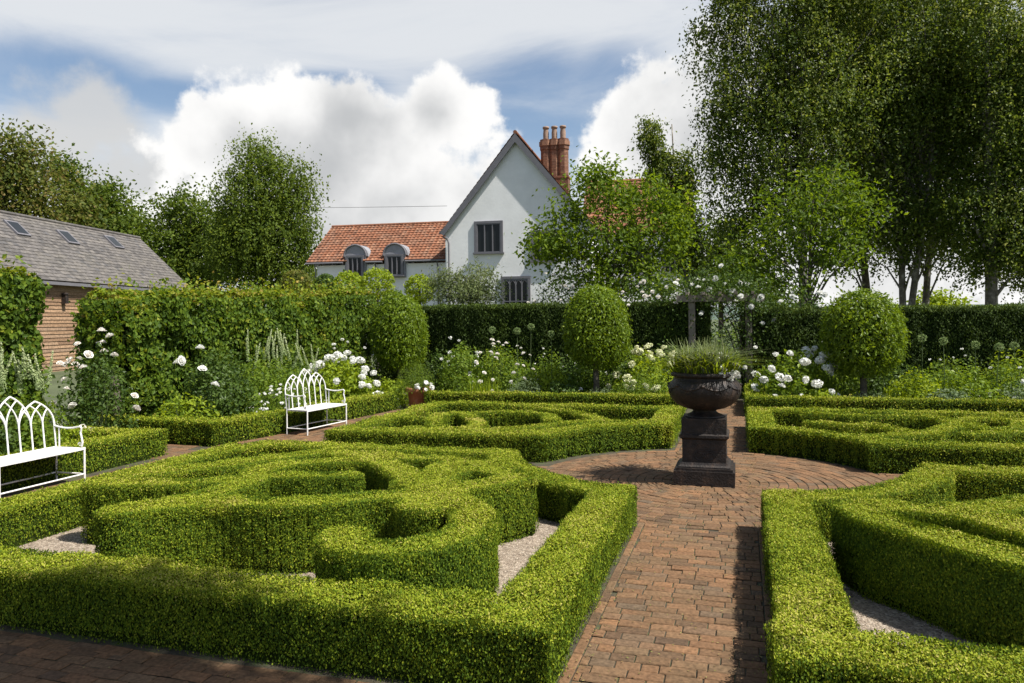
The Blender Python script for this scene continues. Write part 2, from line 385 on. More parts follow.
# ------------------------------------------------------------------ GROUND AND PAVING
def sheet(name, x0, x1, y0, y1, z, mat, n=1):
    mb = MB(); mb.add([(x0, y0, z), (x1, y0, z), (x1, y1, z), (x0, y1, z)], [(0, 1, 2, 3)])
    return struct(mb.build(name, mat))
sheet('ground', -2500, 2500, -2500, 4000, -.05, M['grass'])
sheet('border_soil', -11.5, 12, -9.5, 11.5, -.02, M['soil'])
sheet('path_bed', -9.9, 9.5, -9.2, 11.4, .021, M['mortar'])
def bed_poly(name, poly):
    mb = MB(); b = len(poly); mb.add([(x, y, .026) for x, y in poly], [tuple(range(b))]); return struct(mb.build(name, M['gravel']))

# hills beyond the garden
mb = MB()
xs = np.linspace(-2200, 3200, 90)
rows = []
for k, (y, s_) in enumerate(((1200, 0), (1500, .55), (1800, 1.0), (2300, .6), (2600, 0))):
    rows.append(np.column_stack([xs, np.full(90, y)+60*np.sin(xs/300+k), -2+s_*(24+9*np.sin(xs/410+.6)+5*np.sin(xs/150+2)+2*np.sin(xs/47))]))
V = np.vstack(rows); F = [(r*90+i, r*90+i+1, (r+1)*90+i+1, (r+1)*90+i) for r in range(4) for i in range(89)]
struct(mb.add(V, F).build('hills', M['hill'], smooth=True))

def bricks(mb, cx, cy, ang, L, W, keepfn=None):
    n = len(cx)
    z = .030+rng.normal(0, .0022, n); tl = rng.normal(0, .012, (n, 2))
    ang = ang+rng.normal(0, .018, n); L = L*rng.uniform(.985, 1.0, n)-.005; W = W*rng.uniform(.97, 1.0, n)-.005
    ca, sa = np.cos(ang), np.sin(ang)
    ch = .005
    out = []
    for (sx, sy, top) in ((-1,-1,0),(1,-1,0),(1,1,0),(-1,1,0),(-1,-1,1),(1,-1,1),(1,1,1),(-1,1,1)):
        lx = sx*(L/2-(ch if top else 0)); ly = sy*(W/2-(ch if top else 0))
        zz = z+(0 if top else -.006)+lx*tl[:, 0]+ly*tl[:, 1]*1.5
        out.append(np.column_stack([cx+lx*ca-ly*sa, cy+lx*sa+ly*ca, zz]))
    V = np.stack(out, 1).reshape(-1, 3)
    base = np.arange(n)[:, None]*8
    F = np.concatenate([base+np.array(q) for q in ((4,5,6,7),(0,1,5,4),(1,2,6,5),(2,3,7,6),(3,0,4,7))])
    r = rng.random(n); mb.add(V, F, 0, np.tile(r, 5))
def brick_field(x0, x1, y0, y1, along='x', keep=None, L=.205, W=.100):
    cx = []; cy = []; ll = []
    if along == 'x': A0, A1, B0, B1 = x0, x1, y0, y1
    else: A0, A1, B0, B1 = y0, y1, x0, x1
    b = B0
    while b < B1-.02:
        a = A0-rng.uniform(0, L)
        while a < A1:
            l = L*rng.choice([1, 1, 1, .5, .72])
            a0, a1 = max(a, A0), min(a+l, A1)
            if a1-a0 > .04: cx.append((a0+a1)/2); cy.append(b+W/2); ll.append(a1-a0)
            a += l
        b += W
    cx, cy, ll = map(np.array, (cx, cy, ll))
    if along != 'x': cx, cy, ang = cy, cx, PI/2
    else: ang = 0
    if keep is not None:
        k = keep(cx, cy); cx, cy, ll = cx[k], cy[k], ll[k]
    return cx, cy, np.full(len(cx), ang), ll, np.full(len(cx), W)
RC = 2.12
mb = MB()
out_c = lambda x, y: np.hypot(x, y) > RC+.06
for args in ((-.53, .51, -5.72, 0, 'x', out_c), (-.53, .43, 0, 9.5, 'x', out_c),
             (-8.0, -2, -.36, .40, 'x', out_c), (-10, -8, -.1, .75, 'x', None), (2, 6.5, -.24, .98, 'x', out_c),
             (-7.75, -6.22, -5.72, 6.1, 'y', lambda x, y: (y < -.4) | (y > .42) | (x < -8)),
             (-8.0, 8.5, -9.0, -5.86, 'x', None), (-6.2, -.6, 4.85, 6.1, 'x', None), (.5, 8, 5.0, 6.2, 'x', None)):
    bricks(mb, *brick_field(*args))
# concentric rings of headers round the urn
for r in np.arange(.30, RC+.05, .107):
    n = int(2*PI*r/(.105 if r < 1 else .155)); a = np.arange(n)*2*PI/n+rng.random()
    bricks(mb, r*np.cos(a), r*np.sin(a), a+PI/2, np.full(n, 2*PI*r/n), np.full(n, .107))
# edging bricks laid end to end along the hedges
for x, y0, y1 in ((-.545, -5.72, -2.0), (.525, -5.72, -1.9), (-.55, 2.1, 6.0), (.45, 2.1, 6.2)):
    yy = np.arange(y0, y1, .215)+.1; bricks(mb, np.full(len(yy), x+math.copysign(.02, x)), yy, np.full(len(yy), PI/2), np.full(len(yy), .215), np.full(len(yy), .068))
xx = np.arange(-8, 8, .215); bricks(mb, xx, np.full(len(xx), -5.80), np.zeros(len(xx)), np.full(len(xx), .215), np.full(len(xx), .11))
struct(mb.build('brick_paving', M['brick']))

bed_poly('gravel_near_left', [(-.75,-5.6)]+arc(2.45, 252, 195, 8)+[(-6.1,-.6),(-6.1,-5.6)])
bed_poly('gravel_near_right', [(.7,-5.6),(6.1,-5.6),(6.1,-.45)]+arc(2.35, 349, 288, 8))
bed_poly('gravel_far_left', [(-.75,4.6),(-5.5,4.6),(-5.5,.6)]+arc(2.48, 157, 108, 8))
bed_poly('gravel_far_right', [(.6,4.8)]+arc(2.38, 75, 29, 8)+[(6.1,1.15),(6.1,4.8)])
# loose pebbles on the gravel
mb = MB(); n = 22000
P = np.column_stack([rng.uniform(-6, 3.2, n), rng.uniform(-5.5, -1.2, n), np.full(n, .027)])
k = (np.abs(P[:, 0]) > .75) & (np.hypot(P[:, 0], P[:, 1]) > 2.35); P = P[k]; n = len(P)
r = rng.uniform(.004, .011, n)
o8 = np.array([(1,0,0),(0,1,0),(-1,0,0),(0,-1,0),(0,0,.8),(0,0,-.3)])
sc = rng.uniform(.7, 1.3, (n, 1, 3))*r[:, None, None]; th = rng.uniform(0, 2*PI, n)
V = o8[None]*sc; x = V[:, :, 0]*np.cos(th)[:, None]-V[:, :, 1]*np.sin(th)[:, None]; y = V[:, :, 0]*np.sin(th)[:, None]+V[:, :, 1]*np.cos(th)[:, None]
V = np.stack([x, y, V[:, :, 2]], 2)+P[:, None]
F = np.concatenate([np.arange(n)[:, None]*6+np.array(t) for t in ((0,1,4),(1,2,4),(2,3,4),(3,0,4))])
po = mb.add(V.reshape(-1, 3), F, 0, np.tile(rng.random(n), 4)).build('pebbles', M['pebble']); tag(po, 'loose pale pebbles lying over the gravel inside the box beds', 'gravel', kind='stuff')
# fallen clippings
mb = MB(); n = 3200
P = np.column_stack([np.where(rng.random(n) < .6, np.where(rng.random(n) < .6, np.where(rng.random(n) < .5, -.56, .50)+rng.normal(0, .06, n), rng.uniform(-.55, .5, n)), rng.uniform(-6, .5, n)), rng.uniform(-7, 2, n), np.full(n, .038)])
k = ((np.abs(P[:, 0]) < .55) & (P[:, 1] > -7)) | (P[:, 1] < -5.85); P = P[k]
leaf_quads(mb, P, np.tile([0, 0, 1.], (len(P), 1)), rng.uniform(.008, .022, len(P)), .15, .5, 0, rng.random(len(P)))
tag(mb.build('leaf_litter', M['litter']), 'dry clippings and fallen leaves scattered on the brick path', 'leaf litter', kind='stuff')

# ------------------------------------------------------------------ BOX HEDGES
def inset_arc(r, a0, a1): return arc(r, a0, a1, 8)
W = .40
# borders
nl = [sq((-.80,-2.32),(-.80,-5.50)), sq((-.80,-5.48),(-6.0,-5.48), w=.46), sq((-6.0,-5.50),(-6.0,-1.0)),
      ([(-6.0,-1.1),(-5.72,-.66)], W, False), sq((-5.70,-.66),(-2.55,-.66)), (arc(2.50, 194.5, 248.5, 9), W, False)]
nr = [sq((.75,-2.22),(.75,-5.50)), sq((.75,-5.48),(6.0,-5.48), w=.46), sq((6.0,-5.5),(6.0,-.5)), sq((6.0,-.5),(2.42,-.5)),
      (arc(2.38, 292, 343, 9), W, False)]
fl = [sq((-.84,2.42),(-.84,4.52)), sq((-.84,4.52),(-5.30,4.52)), sq((-5.36,4.5),(-5.36,.72)), sq((-5.36,.66),(-2.45,.90)), (arc(2.52, 110, 158, 9), W, False)]
fr = [sq((.66,2.35),(.66,4.66)), sq((.66,4.66),(6.0,4.76)), sq((6.0,4.7),(6.0,1.2)), sq((6.0,1.18),(2.1,1.18)), (arc(2.42, 31, 73, 9), W, False)]
GB = 'low box hedges edging the four parterre beds'; GK = 'curling box knots inside the parterre beds'
HK = .56
def lifted(k):
    return [(CAM[:2]+(np.array(p)-CAM[:2])*(CAMH-HK)/(CAMH-.40), w_, q_) for p, w_, q_ in k]
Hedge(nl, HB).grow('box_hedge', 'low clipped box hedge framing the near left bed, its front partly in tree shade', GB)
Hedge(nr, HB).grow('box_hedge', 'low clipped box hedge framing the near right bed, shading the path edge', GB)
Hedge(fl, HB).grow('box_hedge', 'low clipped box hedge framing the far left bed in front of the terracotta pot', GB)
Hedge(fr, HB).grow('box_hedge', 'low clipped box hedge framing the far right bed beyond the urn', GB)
# knots
knl = [rd([(-4.80,-4.16),(-4.66,-3.96),(-4.5,-3.55),(-4.42,-3.1),(-4.5,-2.7),(-4.66,-2.35),(-4.58,-1.93),(-4.3,-1.72),(-4.0,-1.6),(-3.7,-1.55),(-3.4,-1.75),(-3.06,-2.12),(-2.72,-2.5)]),
       rd([(-4.80,-4.16),(-4.50,-3.90),(-4.1,-3.66),(-3.6,-3.58),(-3.15,-3.35),(-2.9,-3.15),(-2.42,-3.02),(-1.98,-3.25),(-1.72,-3.68),(-1.68,-4.14),(-1.86,-4.46),(-2.15,-4.60),(-2.42,-4.56),(-2.5,-4.34)], w=.36),
       rd([(-4.5,-2.62),(-4.2,-2.52),(-3.9,-2.42),(-3.62,-2.3)], w=.30),
       rd([(-5.86,-3.3),(-5.45,-3.18),(-5.0,-3.05),(-4.6,-2.75)]),
       rd([(-5.9,-2.85),(-5.4,-2.3),(-5.15,-1.9),(-4.95,-1.6),(-4.75,-1.3),(-4.6,-1.0)]),
       rd([(-4.7,-1.05),(-4.35,-1.17),(-3.5,-1.22),(-3.0,-1.17),(-2.5,-1.32),(-2.1,-1.6)]),
       rd([(-2.75,-2.5),(-2.45,-2.62),(-2.3,-3.0),(-2.3,-3.3)], w=.5), rd([(-2.6,-2.85),(-2.2,-2.55),(-1.82,-1.98)]),
       rd([(-2.6,-2.6),(-2.58,-2.0),(-2.4,-1.75),(-1.95,-1.85)], w=.30), rd([(-2.6,-2.4),(-2.75,-1.8),(-2.8,-1.3)], w=.34)]
knr = [rd([(1.32,-2.5),(1.42,-2.85),(1.66,-3.15),(1.93,-3.48),(2.2,-3.78),(2.6,-4.1),(3.2,-4.3),(3.9,-4.1)], w=.40),
       rd([(1.36,-2.42),(1.75,-2.42),(2.12,-2.55),(2.4,-2.88),(2.72,-3.3),(3.2,-3.6)], w=.36),
       rd([(1.9,-2.45),(2.25,-2.3),(2.85,-1.82),(3.4,-1.55),(3.9,-1.6)], w=.36),
       rd([(3.4,-1.55),(3.5,-1.1),(3.5,-.7)]), rd([(3.2,-3.6),(3.5,-2.9),(3.9,-2.6),(4.3,-2.9)])]
kfl = [rd([(-4.5,1.3),(-3.96,1.12),(-3.11,1.42),(-2.39,2.22),(-1.84,2.7),(-1.2,2.8)], w=.30),
       rd([(-4.5,2.1),(-4.68,2.8),(-4.45,3.25),(-4.11,2.8),(-3.67,2.0),(-3.6,1.45),(-3.9,1.3),(-4.25,1.6)], closed=True, w=.28),
       rd([(-4.4,3.2),(-3.78,3.50),(-2.95,3.36),(-2.6,2.6)], w=.30), rd([(-3.5,4.4),(-3.0,4.1),(-2.5,3.8),(-1.95,3.05),(-1.85,2.7)], w=.30), rd([(-5.2,2.4),(-4.6,2.3)], w=.30)]
kfr = [rd([(1.42,3.30),(1.95,3.08),(2.29,3.1),(2.61,2.62),(2.92,2.36)], w=.30), rd([(1.95,1.8),(2.33,2.05),(2.83,2.41),(3.2,2.95),(3.4,3.15)], w=.31),
       rd([(1.4,4.5),(2.1,4.25),(2.5,4.3),(3.15,4.35),(3.45,4.05),(3.45,3.6),(3.35,3.2)], w=.30), rd([(3.4,2.45),(3.82,2.63),(4.2,2.8),(5.0,2.9),(5.8,2.6)], w=.30),
       rd([(3.78,4.1),(4.27,4.4),(4.5,4.1),(4.28,3.36),(3.82,2.95),(3.68,3.5)], closed=True, w=.28), rd([(4.3,4.2),(4.9,4.3),(5.4,4.55)], w=.30)]
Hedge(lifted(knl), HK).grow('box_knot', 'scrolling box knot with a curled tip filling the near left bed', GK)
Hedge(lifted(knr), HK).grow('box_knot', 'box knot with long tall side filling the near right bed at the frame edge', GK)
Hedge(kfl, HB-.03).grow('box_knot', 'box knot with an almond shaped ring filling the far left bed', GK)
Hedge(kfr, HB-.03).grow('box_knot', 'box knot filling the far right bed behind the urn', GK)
# outer hedges round the borders
GO = 'low box hedges along the flower borders'
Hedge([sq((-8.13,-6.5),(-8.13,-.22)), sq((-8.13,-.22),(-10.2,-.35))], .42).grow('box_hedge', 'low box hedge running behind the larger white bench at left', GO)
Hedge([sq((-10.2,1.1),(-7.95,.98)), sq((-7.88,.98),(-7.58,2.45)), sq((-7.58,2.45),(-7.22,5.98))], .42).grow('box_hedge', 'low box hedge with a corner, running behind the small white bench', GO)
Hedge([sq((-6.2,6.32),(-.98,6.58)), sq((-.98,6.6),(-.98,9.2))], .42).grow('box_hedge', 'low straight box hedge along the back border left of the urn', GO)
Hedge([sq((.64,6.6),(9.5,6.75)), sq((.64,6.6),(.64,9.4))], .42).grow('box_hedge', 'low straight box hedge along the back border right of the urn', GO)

# ------------------------------------------------------------------ TALL HEDGES
def tall(strips, h, name, label, mat, L, cover, rough, group=None, core='yew_core', lod=.0, inset=.10, trunk=False, hvar=0, **kw):
    return Hedge(strips, h).grow(name, label, group, mat, core, L, lod, cover, rough, .12, inset, **kw)
tall([([(-10.75,2.1),(-10.6,10.4)], 1.0, True)], 2.46, 'beech_hedge', 'tall leafy beech hedge with golden young tips behind the left border', 'beech', .085, 3.4, .13, spread=.9, width=.7, inset=.26, tipx=.1, rise=(1.75, .014))
tall([([(-10.8,-7.0),(-10.8,-.62)], 1.0, True)], 2.75, 'beech_hedge', 'leafy beech hedge at the far left edge beside the gap to the barn', 'beech', .085, 3.4, .10, spread=.9, width=.7, inset=.2, tipx=.1)
GY = 'dark yew hedges behind the back border'
tall([([(-9.0,10.4),(-1.0,10.6)], 1.2, True)], 2.42, 'yew_hedge', 'dark clipped yew hedge in front of the white house', 'yew', .060, 2.6, .035, GY, spread=.9, width=.4)
tall([([(1.0,10.5),(16.0,11.4)], 1.2, True)], 2.2, 'yew_hedge', 'dark yew hedge below the birch trees on the right', 'yew', .060, 2.6, .05, GY, spread=.9, width=.4)
mb = MB()
tx, ty = -10.15, 1.25
mb.tube([(tx, ty, -.05), (tx+.02, ty+.02, .5), (tx-.03, ty, 1.1)], [.11, .085, .07], 10)
# trunk that carries the near end of the beech hedge
o = mb.build('trunk', M['bark']); hedge1 = [q for q in bpy.data.objects if q.name == 'beech_hedge'][0]; o.parent = hedge1

# ------------------------------------------------------------------ PLANTS
def dome_points(n, r, h, z0=0.0, shell=.5, lumps=9, lump=.35):
    """points and normals of an uneven leafy dome"""
    u = unit(rng.normal(size=(n, 3))); u[:, 2] = np.abs(u[:, 2])*1.0-.15*rng.random(n)
    lc = unit(rng.normal(size=(lumps, 3))); lc[:, 2] = np.abs(lc[:, 2])
    g = np.max(u@lc.T, axis=1); sc = 1-lump+lump*np.clip((g-.5)*2.2, 0, 1)
    rad = (1-shell*rng.random(n)**2.2)*sc
    P = u*rad[:, None]*np.array([r, r, h]); P[:, 2] += z0
    Nn = unit(u/np.array([r, r, h])+np.array([0, 0, .25/h]))
    return P, Nn
def stems(mb, r, h, n, rad=.008, m=0):
    for i in range(n):
        a = rng.uniform(0, 2*PI); q = r*rng.random()**.6
        mb.tube([(q*.3*math.cos(a), q*.3*math.sin(a), -.02), (q*.6*math.cos(a), q*.6*math.sin(a), h*.5), (q*math.cos(a), q*math.sin(a), h*.9)], [rad, rad*.8, rad*.5], 5, m)
def petal_ball(rad, n, L, flat=1.0, name='flower_head', mat='white', spread=.5):
    mb = MB(); u = unit(rng.normal(size=(n, 3))); 
    P = u*rad*np.array([1, 1, flat])*rng.uniform(.75, 1.0, (n, 1))
    leaf_quads(mb, P, u, np.full(n, L), spread, .85, 0, rng.random(n))
    u2 = unit(rng.normal(size=(24, 3)))
    o = mb.build(name, M[mat]); me = o.data; bpy.data.objects.remove(o); return me
def rose_mesh(rad, mat='white'):
    mb = MB()
    for ring, (k, rr, zz, op) in enumerate(((5, .95, -.1, .9), (5, .75, .08, .6), (4, .5, .2, .35), (3, .25, .3, .15))):
        for j in range(k):
            a = 2*PI*j/k+ring*.6; c, s_ = math.cos(a), math.sin(a); w = rr*.75*rad
            b = np.array([c*rr*.35*rad, s_*rr*.35*rad, -.25*rad]); t = np.array([c*rr*rad*(1+.1*op), s_*rr*rad*(1+.1*op), (zz+.5*(1-op))*rad])
            side = np.array([-s_, c, 0])*w; mid = (b+t)/2+np.array([c, s_, -.3])*rad*.25*rr
            V = [b-side*.4, b+side*.4, mid+side, t+side*.6, t+np.array([c, s_, 0])*rad*.1, t-side*.6, mid-side]
            mb.add(V, [(0, 1, 2, 3, 4, 5, 6)], 0, [rng.random()])
    o = mb.build('rose', M[mat]); me = o.data; bpy.data.objects.remove(o); return me
FM = dict(mop=petal_ball(.10, 120, .045, .7), cream_mop=petal_ball(.09, 100, .045, .55, mat='cream'), rose=rose_mesh(.058), blush=rose_mesh(.055, 'blush'),
          daisy=petal_ball(.032, 22, .034, .5), phlox=petal_ball(.055, 40, .036, .7), allium=petal_ball(.070, 170, .024, 1.0, mat='allium', spread=1.5), lily=petal_ball(.05, 16, .07, .6))
# a spire of small buds
mb = MB(); n = 160; z = rng.random(n)**1.1; a = rng.uniform(0, 2*PI, n); r_ = .028*(1-z)+.006
u = np.column_stack([np.cos(a), np.sin(a), np.full(n, .4)])
leaf_quads(mb, np.column_stack([r_*np.cos(a), r_*np.sin(a), z*.5]), u, np.full(n, .026), .5, .7, 0, np.clip(z*.6+.3*rng.random(n), 0, 1))
mb.tube([(0, 0, 0), (0, 0, .5)], [.006, .003], 5); o = mb.build('flower_spire', M['spire']); FM['spire'] = o.data; bpy.data.objects.remove(o)

def plant(name, label, cat, xy, r, h, mat, L, n, flower=None, nf=0, fscale=1.0, group=None, z0=.0, shell=.55, lump=.4, fname='flower_head', face=-1.1, width=.6, spread=.8, fup=0.0, base=0.0, lumps=9, stretch=None):
    if base < .1 and r < 1.3: r, n = r*1.18, int(n*1.5); h *= 1.04
    t = thing(name, label, cat, (xy[0], xy[1], base), 0, group)
    t.rotation_euler = (0, 0, 0)
    mb = MB(); P, Nn = dome_points(n, r, h-z0, z0, shell, lumps, lump)
    if stretch: P[:, 0] *= stretch
    cl = .13*wob(P*np.array([1, 1, 1]), 5/max(r, .3), xy[0])
    leaf_quads(mb, P, Nn, L*rng.uniform(.7, 1.3, n), spread, width, 0, np.clip(rng.normal(.45, .2, n)+cl, 0, 1))
    mb.build('foliage', M[mat], t)
    mb = MB(); stems(mb, r*.7*(stretch or 1)**.5, h*.8, 9); mb.build('stem', M['stem'], t)
    if flower:
        for i in range(nf):
            for _ in range(30):
                u = unit(rng.normal(size=3)); u[2] = abs(u[2])
                if u[1]*CY-u[0]*SY*.3 < .45: break
            p = u*np.array([r*(stretch or 1), r, h-z0])*rng.uniform(.93, 1.08); p[2] += z0+fup
            part_copy(FM[flower], t, p, (rng.normal(0, .3)-u[1]*.8, u[0]*.8, rng.uniform(0, 6)), fscale*rng.uniform(.75, 1.25), fname)
    return t
def blades(mb, n, r, h, w, lean=.5, m=0):
    a = rng.uniform(0, 2*PI, n); q = r*np.sqrt(rng.random(n)); b0 = np.column_stack([q*np.cos(a), q*np.sin(a), np.zeros(n)])
    d = rng.uniform(0, 2*PI, n); hh = h*rng.uniform(.6, 1.1, n); ln = lean*hh*rng.random(n)
    dv = np.column_stack([np.cos(d), np.sin(d), np.zeros(n)]); sd = np.column_stack([-np.sin(d), np.cos(d), np.zeros(n)])*w
    p1 = b0+dv*(ln*.3)[:, None]; p1[:, 2] = hh*.55
    p2 = b0+dv*ln[:, None]; p2[:, 2] = hh*(1-.25*(ln/hh)); 
    V = np.stack([b0-sd, b0+sd, p1+sd*.9, p1-sd*.9, p2+sd*.15, p2-sd*.15], 1).reshape(-1, 3)
    base = np.arange(n)[:, None]*6
    mb.add(V, np.concatenate([base+np.array((0, 1, 2, 3)), base+np.array((3, 2, 4, 5))]), m, np.tile(np.clip(rng.normal(.5, .22, n), 0, 1), 2))
def tuft(name, label, cat, xy, r, h, mat, n, w=.006, lean=.6, flower=None, nf=0, fs=1, group=None, base=0.0, fname='flower_head'):
    t = thing(name, label, cat, (xy[0], xy[1], base), 0, group); mb = MB(); blades(mb, n, r, h, w, lean); mb.build('foliage', M[mat], t)
    for i in range(nf):
        a = rng.uniform(0, 2*PI); q = r*1.1*rng.random()**.5
        part_copy(FM[flower], t, (q*math.cos(a), q*math.sin(a), h*rng.uniform(.75, 1.0)), (rng.normal(0, .3), rng.normal(0, .3), a), fs*rng.uniform(.7, 1.2), fname)
    return t
B = bearing
# --- left border
plant('phlox_plant', 'green spire plant behind the larger white bench at the left frame edge', 'plant', (-9.2,-2.2), .7, 1.35, 'deep', .075, 2600)
t = plant('spire_plant', 'tall plant with pale green flower spires above the larger white bench', 'plant', (-9.35,-1.15), .62, 1.25, 'herb', .07, 2000, shell=.7)
for i in range(14):
    a, q = rng.uniform(0, 6.3), .6*rng.random()**.5
    part_copy(FM['spire'], t, (q*math.cos(a), q*math.sin(a), rng.uniform(.95, 1.35)), (rng.normal(0, .18), rng.normal(0, .18), a), 1.0, 'flower_spire')
plant('rose_bush', 'climbing rose bush with a cluster of blush white blooms beside the hedge gap', 'rose', (-9.55,.25), .55, 1.75, 'deep', .07, 1500, 'blush', 30, 1.0, fname='rose', z0=.3)
plant('ground_cover', 'mound of pale green ground cover behind the larger white bench end', 'plant', (-9.3,-.75), .75, .55, 'lime', .05, 2600)
plant('rose_bush', 'dark leaved rose bush with a few big white roses in front of the beech hedge', 'rose', (-9.0,2.3), .75, 1.55, 'deep', .08, 2600, 'rose', 6, 1.5, fname='rose', z0=.15)
t = plant('tall_phlox', 'tall dark green leafy clump behind the low hedge corner', 'plant', (-8.75,3.6), .85, 1.35, 'herb', .065, 3600, shell=.6)
t = plant('spire_plant', 'tall plant with cream flower spires between the white roses and the small bench', 'plant', (-9.1,4.6), .75, 1.3, 'herb', .06, 2400, shell=.7)
for i in range(22):
    a, q = rng.uniform(0, 6.3), .75*rng.random()**.5
    part_copy(FM['spire'], t, (q*math.cos(a), q*math.sin(a), rng.uniform(.95, 1.4)), (rng.normal(0, .15), rng.normal(0, .15), a), 1.0, 'flower_spire')
plant('daisy_plant', 'low plant covered in small white daisies behind the small bench', 'plant', (-8.1,3.1), .5, .75, 'herb', .05, 1500, 'daisy', 70, .9)
plant('hydrangea_shrub', 'lime green hydrangea with large white flower heads behind the small bench', 'hydrangea', (-8.35,6.0), .95, 1.22, 'lime', .105, 2600, 'mop', 46, .92, shell=.5)
plant('fern_clump', 'dark green leafy clump left of the hydrangea behind the small bench', 'plant', (-9.6,5.9), .8, 1.3, 'deep', .07, 2200)
# --- pot
pot = thing('terracotta_pot', 'terracotta flower pot standing in the hedge corner', 'pot', (-6.68,6.45,.0))
mb = MB().lathe([(.0,.0),(.18,.0),(.20,.02),(.245,.40),(.275,.40),(.29,.42),(.29,.48),(.275,.50),(.25,.50),(.24,.46),(0,.45)], 40); mb.build('body', M['terra'], pot, smooth=True)
plant('dill_plant', 'feathery green plant growing out of the terracotta pot', 'plant', (-6.76,6.5), .52, .72, 'herb', .045, 3600, base=.44, width=.28, shell=.8)
plant('petunia_plant', 'white flowers spilling over the right rim of the terracotta pot', 'plant', (-6.48,6.28), .20, .30, 'herb', .035, 300, 'lily', 16, .8, base=.42)
# --- back border, left of the path
plant('peony_plant', 'dense green leafy plant right of the dome bush behind the terracotta pot', 'plant', (-6.15,8.0), .62, 1.5, 'herb', .075, 2200)
plant('rose_bush', 'loose rose shrub with many small blush white blooms in front of the dark yew', 'rose', (-5.1,7.9), .75, 1.45, 'herb', .07, 1900, 'blush', 46, .8, fname='rose', z0=.2)
tuft('iris_clump', 'clump of upright sword leaves behind the terracotta pot hedge', 'plant', (-5.35,6.95), .4, .72, 'lime', 160, .014, .3)
plant('lavender_mound', 'grey green rounded mound just behind the back box hedge', 'plant', (-4.35,7.1), .52, .72, 'grey', .04, 2600, width=.35)
plant('leafy_shrub', 'bright green leafy perennial left of the central dome bush', 'plant', (-3.95,7.75), .55, 1.05, 'lime', .075, 1700)
plant('peony_plant', 'dark glossy peony with a single white bloom left of the central dome bush', 'plant', (-3.45,7.2), .42, .72, 'deep', .085, 800, 'rose', 2, 1.2)
plant('lavender_mound', 'low grey green mound under the central dome bush', 'plant', (-2.6,7.0), .62, .50, 'grey', .04, 2400, width=.35)
plant('fennel_clump', 'soft feathery green clump right of the central dome bush', 'plant', (-1.75,7.25), .72, .85, 'herb', .05, 3800, width=.3)
plant('hydrangea_shrub', 'hydrangea with cream yellow flower heads left of the urn', 'hydrangea', (-1.62,8.1), .85, 1.32, 'lime', .09, 2200, 'cream_mop', 40, 1.0)
plant('hydrangea_shrub', 'hydrangea with greenish white flower heads directly behind the urn', 'hydrangea', (-.75,8.6), .6, 1.35, 'herb', .09, 1400, 'mop', 12, .9)
# --- back border, right of the path
plant('hydrangea_shrub', 'hydrangea with large white flower heads just right of the urn', 'hydrangea', (1.45,7.75), .88, 1.30, 'laurel', .10, 2500, 'mop', 32, .92)
plant('daisy_plant', 'low green plant with a few white flowers below the right hydrangea', 'plant', (1.35,7.1), .55, .62, 'herb', .06, 1200, 'rose', 4, 1.0)
plant('lavender_mound', 'low blue grey mound under the dome bush right of the urn', 'plant', (2.9,7.25), .68, .50, 'grey', .04, 2600, width=.35)
plant('leafy_shrub', 'bright lime leafy perennial right of the right dome bush', 'plant', (3.75,7.6), .62, .95, 'lime', .075, 1900)
plant('leafy_shrub', 'bright green upright perennial under the row of allium heads', 'plant', (4.75,7.75), .7, .98, 'laurel', .075, 2000)
plant('phlox_plant', 'upright green plant with sparse white flowers near the right frame edge', 'plant', (5.6,8.2), .6, 1.15, 'herb', .07, 1500, 'phlox', 12, .7)
plant('daisy_plant', 'grey green clump with white daisies near the right frame edge', 'plant', (5.6,7.35), .75, .70, 'grey', .05, 2200, 'daisy', 26, 1.2)
plant('fennel_clump', 'feathery mid green clump at the right frame edge', 'plant', (6.9,7.6), .8, .8, 'herb', .05, 2600, width=.35)
plant('leafy_shrub', 'dark leafy clump between the yew hedge and the alliums at right', 'plant', (3.4,8.9), .8, 1.1, 'deep', .08, 1800)
